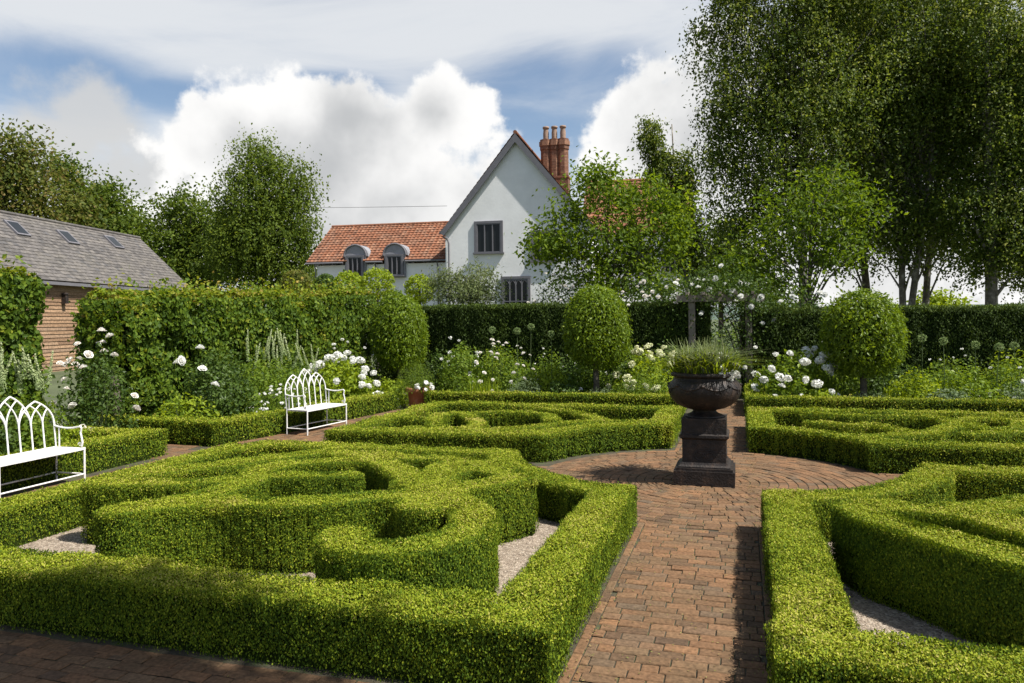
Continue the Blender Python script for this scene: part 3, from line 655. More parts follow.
# further greenery filling the back of the borders
for i, (x, y, r, h, m, lab) in enumerate((( -7.2,9.0,.7,1.3,'deep','dark clump in the shade between the left dome bush and yew'), (-3.6,9.0,.8,1.15,'deep','dark clump below the alliums in front of the left yew'),
        (6.6,8.9,.9,1.2,'deep','dark clump in front of the yew at the right frame edge'), (-9.3,7.6,.9,1.25,'deep','dark clump between the beech hedge and the left dome bush'))):
    plant('border_clump', lab, 'plant', (x, y), r, h, m, .085, 1700)
for i, (x, y, r, h, m, lab) in enumerate(((-7.6,6.95,.5,.7,'lime','lime green mound between the hydrangea and the terracotta pot'),(-5.75,7.2,.5,.8,'herb','mid green mound behind the sword leaves'),(-4.6,8.6,.7,1.05,'herb','leafy green clump behind the grey mound below the alliums'),
        (-3.1,8.3,.6,1.0,'herb','leafy clump left of the central dome trunk'),(-2.2,8.4,.7,1.1,'deep','deep green clump right of the central dome trunk'),(2.2,8.6,.7,1.0,'herb','leafy clump between the right hydrangea and dome trunk'),(1.9,7.0,.45,.55,'lime','small lime mound below the right hydrangea'),
        (4.2,7.05,.45,.6,'grey','small grey mound at the foot of the lime perennial'),(4.4,8.6,.7,1.05,'herb','green clump behind the lime perennial under the alliums'),(6.3,7.1,.6,.75,'lime','lime mound at the right end of the back border'),(7.6,8.3,.8,1.1,'herb','green clump at the right frame edge behind the feathery one'),
        (-8.9,1.6,.55,.8,'lime','lime green mound beside the beech trunk'),(-8.5,2.9,.5,.8,'herb','green clump right of the big white roses'),(-9.2,-3.4,.7,1.2,'herb','leafy clump behind the larger bench at the frame edge'),(-12.6,1.0,.7,1.2,'herb','leafy clump seen through the gap between the two beech hedges'),(-13.2,-.6,.8,1.1,'deep','dark clump against the barn wall seen through the hedge gap'))):
    plant('border_clump', lab, 'plant', (x, y), r, h, m, .075, 1500, shell=.65)
for i, (x, y, r, h, m, fl, nf, lab) in enumerate(((-6.6,8.9,.6,1.5,'herb','phlox',14,'tall white phlox between the left dome bush and the blush roses'),(-5.6,9.0,.55,1.35,'lime',None,0,'tall lime green clump behind the blush rose shrub'),(-4.2,9.2,.6,1.3,'herb','daisy',16,'tall daisy clump in front of the left yew under the alliums'),
        (-2.2,9.2,.6,1.45,'herb','phlox',10,'tall white phlox behind the cream hydrangea'),(-1.4,9.4,.55,1.5,'deep',None,0,'dark tall clump by the oak arch post'),(2.3,9.3,.7,1.35,'herb','phlox',12,'tall white phlox behind the right hydrangea'),
        (4.9,9.2,.7,1.2,'herb','daisy',14,'tall daisy clump behind the right alliums'),(6.0,9.3,.7,1.3,'lime',None,0,'tall lime clump near the right yew end'),(7.3,9.4,.8,1.35,'herb','phlox',14,'tall white phlox at the right frame edge'),
        (-9.6,8.6,.8,1.5,'herb','phlox',12,'tall white phlox at the foot of the beech hedge end'),(-9.4,3.6,.6,1.5,'deep',None,0,'dark tall clump against the beech between roses and spires'))):
    plant('phlox_plant' if fl == 'phlox' else 'border_clump', lab, 'plant', (x, y), r, h, m, .07, 1500, fl, nf, .8, shell=.65)
# alliums, every stem a plant of its own
AL = [(492,330,17.8,'left yew, leftmost head'),(517,331,17.6,'left yew, second head from the left'),(531,327,17.9,'left yew, third head from the left'),(551,334,17.4,'left yew, nearest the dome bush'),
      (922,338,15.4,'right yew, leftmost head'),(943,341,15.2,'right yew, second head from the left'),(975,345,15.3,'right yew, middle head'),(999,347,15.1,'right yew, second head from the right'),(1014,346,15.4,'right yew, rightmost head')]
for i, (px, py, d, lab) in enumerate(AL):
    x, y = B(px, d); z = height(px, py, d)
    t = thing('allium', 'round green allium seed head before the '+lab, 'allium', (x, y, 0), 0, 'alliums standing above the back borders')
    MB().tube([(0, 0, 0), (rng.normal(0, .02), 0, z*.5), (0, 0, z)], [.008, .007, .006], 6).build('stem', M['stem'], t)
    part_copy(FM['allium'], t, (0, 0, z), (0, 0, i), 1.25, 'flower_head')

# clipped domes on stems
def dome_tree(xy, r, ztop, zbot, label):
    t = thing('dome_topiary', label, 'topiary', (xy[0], xy[1], 0), 0, 'clipped dome topiaries on short trunks')
    n = 12500; mb = MB(); u = unit(rng.normal(size=(n, 3))); hz = (ztop-zbot)
    zz = rng.uniform(-1, 1, n); aa = rng.uniform(0, 2*PI, n); pr = np.maximum(1-np.abs(zz)**np.where(zz > 0, 2.3, 3.0), 0)**np.where(zz > 0, .52, .42)*(1-.06*zz)
    u = unit(np.column_stack([np.cos(aa)*pr, np.sin(aa)*pr, np.sign(zz)*np.abs(zz)**2.2])); ph = xy[0]
    P = np.column_stack([np.cos(aa)*pr*r*(1+.04*np.sin(2*aa+ph)), np.sin(aa)*pr*r, zz*hz/2]); P[:, 0] += .04*zz*math.sin(ph)
    P *= (1+.05*wob(P*1.6, 4.+ph)[:, None])*(1-.22*rng.random((n, 1))**1.3)
    P[:, 2] += (ztop+zbot)/2
    P += u*rng.uniform(-.02, .11, (n, 1))*(rng.random((n, 1)) < .22)
    leaf_quads(mb, P, u, .085*rng.uniform(.7, 1.25, n), .75, .42, 0, np.clip(rng.normal(.45, .22, n), 0, 1), axis=np.array([0, 0, -.5])+u*.8)
    mb.lathe([(.001, zbot+.16*hz)]+[(r*.72*math.sin(a), (ztop+zbot)/2-math.cos(a)*hz/2*.72) for a in np.linspace(.4, PI-.05, 9)], 20, m=1)
    mb.build('foliage', [M['laurel'], M['yew_core']], t)
    MB().tube([(0, 0, -.05), (.02, .01, zbot*.6), (0, 0, zbot+.3)], [.085, .07, .06], 10).build('trunk', M['bark'], t, smooth=True)
for px, d, r, yt, yb, lab in ((399, 19.2, .70, 292, 370, 'clipped green dome bush at the end of the beech hedge, left of the others'), (595, 17.4, .75, 285, 369, 'clipped green dome bush with bare trunk, in front of the house tree'), (862, 15.8, .79, 290, 377, 'clipped green dome bush with bare trunk, right of the urn under the birches')):
    dome_tree(B(px, d), r, height(px, yt, d), height(px, yb, d), lab)

plant('privet_shrub', 'grey green shrub seen through the oak arch beyond the yew hedges', 'shrub', (.25,13.2), 1.5, 2.1, 'grey', .10, 2600)
plant('privet_shrub', 'mid green shrub further behind the oak arch at the path end', 'shrub', (.6,18.0), 2.6, 2.6, 'herb', .14, 3000)
# pale balls on the far side of the yew
for i, (px, py, d, r, lab) in enumerate(((297,284,27,.55,'small yellow green ball crown left of the first dormer'), (326,284,28,.4,'small dark green ball crown below the first dormer'), (349,285,27,.55,'small yellow green ball crown below the first dormer'), (378,284,26,.62,'small yellow green ball crown below the second dormer'), (420,289,26,.55,'small yellow green ball crown beside the gable wall'))):
    x, y = B(px, d); z = height(px, py, d)
    t = thing('ball_tree', lab, 'topiary', (x, y, 0), 0, 'small ball crowned trees in front of the left wing')
    mb = MB(); n = 1500; u = unit(rng.normal(size=(n, 3))); P = u*r*(1-.3*rng.random((n, 1)))*np.array([1, 1, .95])+np.array([0, 0, z])
    leaf_quads(mb, P, u, .10*rng.uniform(.7, 1.3, n), .8, .6, 0, np.clip(rng.normal(.5, .2, n), 0, 1)); mb.build('foliage', M['deep' if i == 1 else 'lime'] if i != 0 else M['gold_tree'], t)
    MB().tube([(0, 0, -.05), (0, 0, z)], [.06, .04], 8).build('trunk', M['bark'], t)

# ------------------------------------------------------------------ TREES
def tree(name, label, cat, px, d, lobes, leafL, nclus, nper, mat, bark, trunk_r, trunk_top, group=None, droop=0.0, cr=.45, limbs=12, lean=(0, 0), seed=1, width=.6, xy=None, sub=None, rndo=0.0, stem_n=1):
    """lobes: (px, py, rpx, rpy[, ddepth]) seen from the viewpoint at the tree's own distance d"""
    global rng
    rng = np.random.default_rng(seed)
    x0, y0 = B(px, d) if xy is None else xy
    t = thing(name, label, cat, (x0, y0, 0), 0, group)
    ctr = []; rad = []; wts = []
    for lb in lobes:
        dd = lb[4] if len(lb) > 4 else 0
        lx, ly = B(lb[0], d+dd); lz = height(lb[0], lb[1], d+dd); rx = lb[2]/FOC*d; rz = lb[3]/FOC*d
        ctr.append((lx-x0, ly-y0, lz)); rad.append((rx, min(rx, 3.2)*.9, rz)); wts.append(rx*rx*rz)
    ctr = np.array(ctr); rad = np.array(rad); wts = np.array(wts)**.8; wts /= wts.sum()
    idx = rng.choice(len(ctr), nclus, p=wts); u = unit(rng.normal(size=(nclus, 3)))
    K = ctr[idx]+u*rad[idx]*(rng.random((nclus, 1))**.42)
    K[:, 2] = np.maximum(K[:, 2], .6)
    mb = MB()
    n = nclus*nper; ci = np.repeat(np.arange(nclus), nper)
    size = (cr*rng.uniform(.5, 1.5, nclus))[ci]
    off = rng.normal(size=(n, 3))*size[:, None]*np.array([.8, .8, .55])
    if droop:
        st = rng.integers(0, 5, n); key = ci*5+st; so = np.random.default_rng(seed+5).normal(size=(nclus*5, 2))*cr*.8
        lenk = droop*np.random.default_rng(seed+6).uniform(.3, 1.2, nclus*5)
        fall = rng.random(n)
        off = np.column_stack([so[key]+rng.normal(0, .05, (n, 2)), -fall*lenk[key]+rng.normal(0, .05, n)])
        mixm = rng.random(n) < .5; off[mixm] = (rng.normal(size=(n, 3))*size[:, None]*np.array([.75, .75, .5]))[mixm]
    P = K[ci]+off; P[:, 2] = np.maximum(P[:, 2], .1)
    Nn = unit(u[ci]+np.array([0, 0, .6])+.2*rng.normal(size=(n, 3)))
    tone = rng.normal(0, .17, nclus)[ci]
    leaf_quads(mb, P, Nn, leafL*rng.uniform(.7, 1.3, n), .9, width, 0, np.clip(rng.normal(.42+rndo, .2, n)+tone, 0, 1), axis=np.tile([0, 0, -.5], (n, 1)) if droop else None)
    mb.build('crown', M[mat], t)
    mb = MB()
    for s_ in range(stem_n):
        zz = np.linspace(-.1, trunk_top, 9); f = zz/trunk_top
        sx = lean[0]*np.clip(f, 0, 1)**1.3*trunk_top+.12*np.sin(zz*.7+seed+s_*2)*f+(s_*.5*f*trunk_top*.25*(1 if s_ % 2 else -1)); sy = lean[1]*f*trunk_top
        TP = np.column_stack([sx, sy, zz]); mb.tube(TP, trunk_r*(1-.78*np.clip(f, 0, 1))+.25*trunk_r*np.exp(-np.clip(zz, 0, 9)*2.5), 10)
        pick = rng.choice(nclus, min(limbs, nclus), replace=False)
        for k in pick:
            e = K[k]; zt = np.clip(e[2]*rng.uniform(.5, .8), trunk_top*.15, trunk_top*.95); b = np.array([np.interp(zt, zz, sx), np.interp(zt, zz, sy), zt])
            mid = (b+e)/2+np.array([0, 0, .12*np.linalg.norm(e-b)]); r0 = trunk_r*.38*(1-.6*zt/trunk_top)
            cv = [b, b*.6+mid*.4, mid, mid*.5+e*.5-np.array([0, 0, droop*.1]), e]
            mb.tube(cv, [r0, r0*.8, r0*.6, r0*.4, r0*.15], 6)
    mb.build('trunk', M[bark], t, smooth=True)
    return t
GB_ = 'tall birches behind the yew on the right'
tree('birch_tree', 'slender weeping birch with wispy hanging twigs beside the house roof', 'tree', 690, 33, [(652,135,10,22),(664,165,14,22),(676,200,16,30),(690,240,16,35),(684,175,12,30)], 0.129, 210, 85, 'birch', 'birch_bark', 0.111, 10.5, GB_, 1.1, 0.30, 30, seed=11, lean=(-.06, 0))
tree('birch_tree', 'tall dark trunked birch left of the group, its twigs hanging over the sky gap', 'tree', 803, 27, [(730,40,34,60),(738,110,36,40),(726,165,28,40),(790,30,60,80),(770,130,60,70),(815,100,60,80),(800,190,50,45),(765,248,40,28),(738,262,24,18),(740,-40,40,60),(750,210,40,35),(724,28,12,40),(850,-20,60,60)], 0.113, 1213, 78, 'birch', 'birch_bark', 0.187, 15.5, GB_, .9, 0.43, 40, seed=12)
tree('birch_tree', 'birch with a pale leaning trunk behind the right dome bush', 'tree', 872, 31, [(850,60,70,90),(865,160,60,55),(880,10,60,60),(905,120,50,70),(835,205,46,34),(870,240,44,24),(830,250,30,18)], 0.129, 727, 78, 'birch', 'birch_bark', 0.170, 17, GB_, .9, 0.47, 34, seed=13, lean=(-.10, 0))
tree('birch_tree', 'birch with two thin upright trunks right of the dome bush', 'tree', 903, 28, [(900,40,60,90),(895,150,60,60),(880,215,45,32),(940,90,60,70),(870,90,60,60),(930,222,44,32),(895,248,26,20)], 0.116, 888, 78, 'birch', 'birch_bark', 0.136, 16, GB_, .9, 0.43, 36, seed=14, stem_n=2)
tree('birch_tree', 'birch with a strongly leaning trunk between the paired trunks and the thick one', 'tree', 922, 30, [(950,50,60,100),(960,160,60,60),(985,100,60,80),(935,220,40,30),(930,-10,70,60),(960,245,36,26)], 0.129, 809, 78, 'birch', 'birch_bark', 0.145, 16, GB_, .9, 0.47, 34, seed=15, lean=(.10, 0))
tree('birch_tree', 'thick trunked birch with low hanging crown at the right frame edge', 'tree', 992, 26, [(1000,40,60,80),(1010,130,60,70),(985,205,50,45),(1050,80,60,90),(1035,220,45,50),(1005,250,40,28),(1045,262,34,22),(965,258,20,18),(1040,160,50,60)], 0.109, 1213, 78, 'birch', 'birch_bark', 0.221, 15, GB_, 1.0, 0.43, 38, seed=16)
tree('cherry_tree', 'light green open branched tree standing in front of the white house', 'tree', 610, 23.5, [(600,185,34,26),(575,210,26,20),(640,200,36,26),(560,240,34,22),(610,240,50,34),(655,240,36,30),(590,275,40,22),(640,280,44,22),(596,165,16,14),(680,225,20,20),(540,248,18,14),(670,205,26,22)], .15, 390, 34, 'maple', 'bark', .085, 6.6, None, 0, .36, 40, seed=21, width=.5, rndo=-.12)
tree('maple_tree', 'bright green young tree in front of the dark birches', 'tree', 812, 22, [(800,210,36,30),(830,190,34,26),(860,215,30,28),(775,245,34,24),(835,245,44,26),(740,265,26,18),(845,175,20,16),(757,278,32,20),(792,286,28,16)], .15, 165, 36, 'maple', 'bark', .09, 5.6, None, 0, .44, 26, seed=22, width=.5, rndo=-.32)
tree('chestnut_tree', 'bronze tinted tree rising behind the barn roof at the left frame edge', 'tree', 20, 56, [(20,160,26,26),(50,185,28,22),(10,190,40,30),(60,215,40,30),(-20,170,40,40),(14,142,18,14),(-30,220,40,40)], .30, 420, 40, 'gold_tree', 'bark', .3, 14, None, 0, .9, 14, seed=31)
tree('oak_tree', 'dark round crowned tree behind the barn, right of the bronze one', 'tree', 105, 60, [(70,170,18,18),(105,200,26,18),(95,225,45,28),(125,230,28,22),(80,195,16,16),(140,250,30,24)], .30, 380, 40, 'dark_tree', 'bark', .3, 11, None, 0, .8, 12, seed=32)
tree('sycamore_tree', 'dark bushy tree between the barn and the tall weeping tree', 'tree', 190, 58, [(180,210,28,20),(200,225,30,28),(170,245,34,34),(215,250,34,40),(190,270,45,30),(150,268,24,24)], .28, 430, 42, 'dark_tree', 'bark', .3, 10, None, 0, .8, 12, seed=33)
tree('weeping_tree', 'tall drooping green tree left of the red roofed wing', 'tree', 262, 52, [(258,165,22,36),(250,200,38,36),(285,190,28,40),(302,185,16,34),(262,235,50,40),(300,230,18,36),(240,255,36,30),(285,265,34,30),(228,225,18,24),(262,145,12,18)], .20, 900, 50, 'dark_tree', 'bark', .3, 13, None, 1.5, .7, 16, seed=34, rndo=.1)
tree('holly_tree', 'dark evergreen tree closing the view behind the oak arch', 'tree', 722, 38, [(722,265,26,34),(705,285,24,24),(745,280,26,28),(725,235,16,22),(765,296,24,16)], .17, 300, 40, 'dark_tree', 'bark', .2, 5, None, 0, .5, 10, seed=35, rndo=-.15)
# low far scrub behind the hedges
for i, (px, d, top, w_, lab) in enumerate(((30,60,262,60,'far bushy tree behind the barn at left'), (300,62,262,26,'far bushy tree behind the red roofed wing end'), (940,40,296,26,'yellow green bush behind the yew hedge between the birch trunks'), (780,44,308,34,'dark bush behind the yew hedge below the left birch trunk'))):
    tree('far_bush', lab, 'bush', px, d, [(px, top+18, w_, 20), (px+w_*.5, top+24, w_*.6, 16), (px-w_*.5, top+26, w_*.6, 16)], .22, 120, 40, ('dark_tree', 'dark_tree', 'lime', 'dark_tree')[i], 'bark', .12, 3, None, 0, .5, 6, seed=40+i)
# loose olive shrub before the gable
rng = np.random.default_rng(50)
tree('buddleia_shrub', 'loose grey green shrub in front of the white gable wall', 'shrub', 466, 24, [(452,283,16,16),(480,280,18,15),(466,295,34,14),(440,288,10,14),(494,288,12,14)], .12, 150, 40, 'olive', 'bark', .05, 2.6, None, 0, .24, 20, seed=51, width=.3)
# the tree outside the frame whose crown shades the lower left
tx, ty = B(512, 1.0)
def camxy(X, d): return (X-UX)*CY-(d-UY)*SY, (X-UX)*SY+(d-UY)*CY
rng = np.random.default_rng(61)
bx, by = camxy(7.6, -1.8)
t = thing('shade_tree', 'tall tree to the right of the viewpoint that shades the lower left corner', 'tree', (bx, by, 0))
mb = MB(); lobes = []
for (X, d, z, r, k) in ((3.05,1.58,9.3,.82,62),(2.3,1.25,9.2,.95,62),(4.2,.92,9.3,.62,22),(4.75,.82,9.4,.5,13),(3.3,.6,9.5,1.1,44),(4.9,-.3,10.4,.9,18),(7.2,-1.4,11,1.9,50),(2.4,.3,9.0,1.0,24)):
    x, y = camxy(X, d)
    for i in range(k):
        u = unit(rng.normal(size=3))*r*rng.random()**.4; c = np.array([x-bx, y-by, z])+u*np.array([1, 1, .6]); lobes.append(c)
K = np.array(lobes); ci = np.repeat(np.arange(len(K)), 60); n = len(ci); P = K[ci]+rng.normal(size=(n, 3))*np.array([.20, .20, .15])
leaf_quads(mb, P, np.tile([0, 0, 1.], (n, 1)), .13*rng.uniform(.7, 1.3, n), .8, .6); mb.build('crown', M['maple'], t)
mb = MB(); mb.tube([(0, 0, -.1), (-.1, .1, 4), (-.5, .4, 8), (-.6, .6, 10.6)], [.24, .18, .12, .06], 10)
for k in range(0, len(K), 14): mb.tube([(-.4, .3, 7.2), (K[k]+np.array([-.4, .3, 7.2]))/2+np.array([0, 0, .4]), K[k]], [.07, .05, .015], 6)
mb.build('trunk', M['bark'], t)

# ------------------------------------------------------------------ ROSE ARCH
ax, ay = B(692, 19.0)
t = thing('garden_arch', 'weathered oak arch over the path behind the urn', 'arch', (ax, ay, 0), 0)
for sx in (0, 1.35):
    for sy in (0, .9): MB().box((sx, sy, 1.2), (.16, .16, 2.5)).build('post', M['oldwood'], t)
for sy in (0, .9): MB().box((.68, sy-.085, 2.50), (2.1, .07, .16)).build('beam', M['oldwood'], t)
for sx in np.linspace(-.1, 1.45, 5): MB().box((sx, .45, 2.62), (.07, 1.5, .075)).build('rafter', M['oldwood'], t)
def climber(label, ctrs, flower, nf, fs):
    x0, y0, _ = ctrs[0]; t = thing('climbing_rose', label, 'rose', (x0, y0, 0)); mb = MB(); Q = []
    for (x, y, z) in ctrs:
        n = 420; P = rng.normal(size=(n, 3))*np.array([.32, .28, .28])+np.array([x-x0, y-y0, z]); Q.append(P)
        leaf_quads(mb, P, unit(rng.normal(size=(n, 3))+np.array([0, -.6, .6])), .075, .7, .6, 0, np.clip(rng.normal(.4, .2, n), 0, 1))
    mb.build('foliage', M['deep'], t); Q = np.vstack(Q)
    mb = MB()
    for (x, y, z) in ctrs: mb.tube([(0, 0, 0), ((x-x0)*.4, (y-y0)*.4, z*.6), (x-x0, y-y0, z)], [.022, .016, .008], 6)
    mb.build('stem', M['bark'], t)
    for i in range(nf):
        p = Q[rng.integers(len(Q))]*1.0; p[1] -= .15; part_copy(FM[flower], t, p, (rng.normal(.8, .4), rng.normal(0, .4), 0), fs*rng.uniform(.7, 1.2), 'rose')
climber('climbing rose with white blooms smothering the right side of the oak arch', [(ax+1.4, ay+.1, z) for z in (.8, 1.3, 1.9)]+[(ax+1.5, ay, 2.4), (ax+1.0, ay, 2.75), (ax+2.1, ay+.3, 2.2), (ax+2.7, ay+.4, 2.2), (ax+.5, ay+.2, 2.8), (ax+.1, ay+.1, 2.75), (ax+1.35, ay-.05, 2.6), (ax+.75, ay-.05, 2.65)], 'rose', 46, 1.1)
climber('climbing rose with blush blooms on the left end of the oak arch', [(ax-.3, ay+.3, z) for z in (1.0, 1.7, 2.5)]+[(ax-.8, ay+.4, 2.6), (ax-1.3, ay+.5, 2.6)], 'blush', 22, 1.0)
wx, wy = B(548, 23)
climber('climbing rose with small white blooms between the gable and the house tree', [(wx, wy, 2.6), (wx+.4, wy, 3.1), (wx+.8, wy, 2.7), (wx-.2, wy, 2.2)], 'blush', 20, 1.0)

# ------------------------------------------------------------------ URN
ped = thing('pedestal', 'dark cast iron pedestal with relief panel under the urn', 'pedestal', (-.06,.03,.03))
mb = MB()
mb.box((0, 0, .085), (.70, .70, .17)); mb.box((0, 0, .185), (.655, .655, .03))
mb.build('plinth', M['iron'], ped)
mb = MB()
prof = [(.30,.20),(.30,.215),(.275,.235),(.265,.26)]
for a, b in zip(prof[:-1], prof[1:]): mb.box((0, 0, (a[1]+b[1])/2), (2*a[0], 2*a[0], b[1]-a[1]), top=(b[0]/a[0],)*2)
mb.box((0, 0, .395), (.505, .505, .27)); mb.build('shaft', M['iron'], ped)
mb = MB()
mb.box((0, 0, .5425), (.505, .505, .025), top=(1.11,)*2); mb.box((0, 0, .570), (.57, .57, .03)); mb.box((0, 0, .5925), (.57, .57, .015), top=(.92,)*2)
mb.box((0, 0, .690), (.515, .515, .18)); mb.build('cap', M['iron'], ped)
for k in range(4):
    mb = MB(); s_ = .2505
    for zc, wd in ((.475, .22), (.425, .25)): mb.box((0, -s_, zc), (wd, .012, .014))
    for q in np.linspace(-.09, .09, 5): mb.box((q, -s_, .45), (.022, .010, .034))
    th = np.linspace(-.4, 2*PI*1.15, 22)
    for sx in (-1, 1):
        r_ = .058*(1-.5*(th+.4)/7.6); mb.tube(np.column_stack([sx*(.066-r_*np.cos(th)), np.full(22, -s_), .345-r_*np.sin(th)]), .008, 6)
        mb.tube([(sx*.01, -s_, .40), (sx*.06, -s_, .405), (sx*.12, -s_, .39)], [.007, .009, .004], 6)
    mb.lathe([(.0, -.012), (.016, 0), (.0, .012)], 8, (0, -s_, .345))
    mb.build('relief_panel', M['iron'], ped, rotz=k*PI/2)
urn = thing('garden_urn', 'large dark cast iron urn planted with grasses in the middle of the circle', 'urn', (-.06,.03,.81))
mb = MB(); mb.lathe([(.0,.0),(.235,.0),(.235,.015),(.215,.025),(.165,.045),(.14,.065),(.135,.078),(.155,.086),(.155,.098),(.14,.105)], 48); mb.build('foot', M['iron'], urn, smooth=True)
def flute(f, a, z):
    g = np.clip((.33-z)/.18, 0, 1); return 1+.022*g*np.abs(np.sin(a*10))
mb = MB(); mb.lathe([(.12,.09),(.18,.095),(.25,.115),(.315,.148),(.365,.19),(.40,.235),(.422,.285),(.430,.33),(.427,.37),(.41,.41),(.38,.44),(.362,.46),(.356,.475),(.365,.49)], 120, mod=flute); mb.build('bowl', M['iron'], urn, smooth=True)
mb = MB(); mb.lathe([(.36,.485),(.385,.49),(.392,.50),(.40,.515),(.392,.532),(.385,.54),(.35,.545),(.33,.53),(.32,.42)], 72); 
for k in range(48): a = 2*PI*k/48; mb.lathe([(.0,-.012),(.013,0),(.0,.012)], 6, (.393*math.cos(a), .393*math.sin(a), .515))
mb.build('rim', M['iron'], urn, smooth=True)
mb = MB(); mb.lathe([(.0, .50), (.33, .49)], 32); mb.build('soil', M['soil'], urn)
# swags of relief leaves round the bowl
mb = MB()
for k in range(8):
    a0 = 2*PI*k/8; f = np.linspace(0, 1, 13); a = a0+f*2*PI/8; zz = .392-.045*np.sin(f*PI); rr = np.interp(zz, [.285,.33,.37,.41], [.422,.430,.427,.41])+.0
    mb.tube(np.column_stack([rr*np.cos(a), rr*np.sin(a), zz]), .008+.005*np.sin(f*PI), 6)
    th = np.linspace(0, 5, 14); r_ = .045*(1-th/7); aa = a0+PI/8+r_*np.cos(th)/.42; z2 = .315+r_*np.sin(th); r2 = np.interp(z2, [.235,.285,.33,.37,.41], [.40,.422,.430,.427,.41])+.0
    mb.tube(np.column_stack([r2*np.cos(aa), r2*np.sin(aa), z2]), .008, 6)
    mb.lathe([(.0,-.02),(.022,-.01),(.024,.01),(.0,.022)], 8, (.418*math.cos(a0), .418*math.sin(a0), .392))
mb.build('relief_swag', M['iron'], urn, smooth=True)
t = tuft('urn_grass', 'arching pale green grass spilling from the urn', 'plant', (-.06,.03), .30, .48, 'olive', 700, .008, 1.7, base=1.30)
mb = MB(); blades(mb, 650, .36, .36, .008, 2.2); mb.build('foliage', M['lime'], t)
plant('urn_flowers', 'white flowers among the grass on the right side of the urn', 'plant', (.08,.0), .26, .27, 'herb', .035, 500, 'daisy', 40, 1.2, base=1.29)

# ------------------------------------------------------------------ BENCHES
def make_bench(label):
    """faces local -y, width along x; origin on the ground under the middle of the back"""
    t = thing('garden_bench', label, 'bench', (0, 0, 0), 0, 'white wrought iron gothic benches')
    wm = M['whitemetal']; Wd, D, Hs = 1.16, .44, .43; r = .0115
    x0 = -Wd/2
    mb = MB(); 
    for k in range(9): mb.box((0, -.03-k*.0465, Hs), (Wd, .040, .012))
    for xx in (-Wd/2+.02, 0, Wd/2-.02): mb.box((xx, -.215, Hs-.012), (.025, .42, .012))
    mb.box((0, -D, Hs-.004), (Wd+.02, .018, .03)); mb.box((0, .0, Hs-.004), (Wd+.02, .018, .03)); mb.build('seat', wm, t)
    mb = MB(); n = 7; u = Wd/n
    back = lambda x, z: (x, .00+.10*(z-Hs), z)
    def archpts(xa, xb, zs, zt, k=9):
        th = np.linspace(0, PI/3, k); sp = xb-xa
        lft = [(xb-sp*math.cos(q), zs+(zt-zs)*math.sin(q)/math.sin(PI/3)) for q in th]
        rgt = [(xa+sp*math.cos(q), zs+(zt-zs)*math.sin(q)/math.sin(PI/3)) for q in th]
        return lft, rgt
    put = lambda P, rr: mb.tube([back(x, z) for x, z in P], rr, 8)
    for k in range(n+1): put([(x0+k*u, Hs), (x0+k*u, .74)], r if k in (0, n) else r*.85)
    for j, zt in ((0, 1.03), (2, 1.12), (4, 1.03)):
        xa, xb = x0+j*u, x0+(j+3)*u; l, g = archpts(xa, xb, .74, zt, 25)
        put(l[::3], r); put(g[::3], r)
        # inner bars spring from the two middle uprights and run parallel to the outer curve until they meet it
        gx = np.array(g)[::-1]; lx = np.array(l)[::-1]
        for sh in (1, 2):
            a = [(x+sh*u, z) for x, z in l if x+sh*u <= np.interp(z, np.array(g)[:, 1], np.array(g)[:, 0])+.004]
            b = [(x-sh*u, z) for x, z in g if x-sh*u >= np.interp(z, np.array(l)[:, 1], np.array(l)[:, 0])-.004]
            if len(a) > 2: put(a, r*.8)
            if len(b) > 2: put(b, r*.8)
    mb.build('backrest', wm, t)
    for sx in (-1, 1):
        X = sx*Wd/2; mb = MB(); f = np.linspace(0, 1, 10)
        P = [(X, .02, .70)]+[(X, .02-.40*q, .70-.025*math.sin(q*PI)) for q in f[1:]]
        P += [(X, -.40, .68), (X, -.385, .62), (X, -.40, .56), (X, -.415, .50), (X, -.40, Hs+.02)]
        mb.tube(P, r, 8)
        th = np.linspace(0, 5.5, 14); mb.tube(np.column_stack([np.full(14, X), -.375+.028*np.cos(th)*(1-th/9), .475+.028*np.sin(th)*(1-th/9)]), .008, 6)
        mb.tube([(X, -.05, Hs), (X, -.05, .69)], r*.85, 8)
        mb.build('arm', wm, t)
        for y in (0, -D): MB().tube([(X, y, .0), (X, y, Hs)], r*1.1, 8).build('leg', wm, t)
        MB().tube([(X, 0, .11), (X, -D, .11)], r*.85, 8).build('stretcher', wm, t)
    for y in (0, -D): MB().tube([(-Wd/2, y, .11), (Wd/2, y, .11)], r*.85, 8).build('stretcher', wm, t)
    return t
b1 = make_bench('small looking white gothic iron bench beside the hydrangea')
b1.location = (-7.27, 2.78, .03); b1.rotation_euler = (0, 0, PI/2-.10)
dup(b1, (-7.93, -2.54, .03), PI/2+.02, 'larger looking white gothic iron bench cut by the left frame edge')

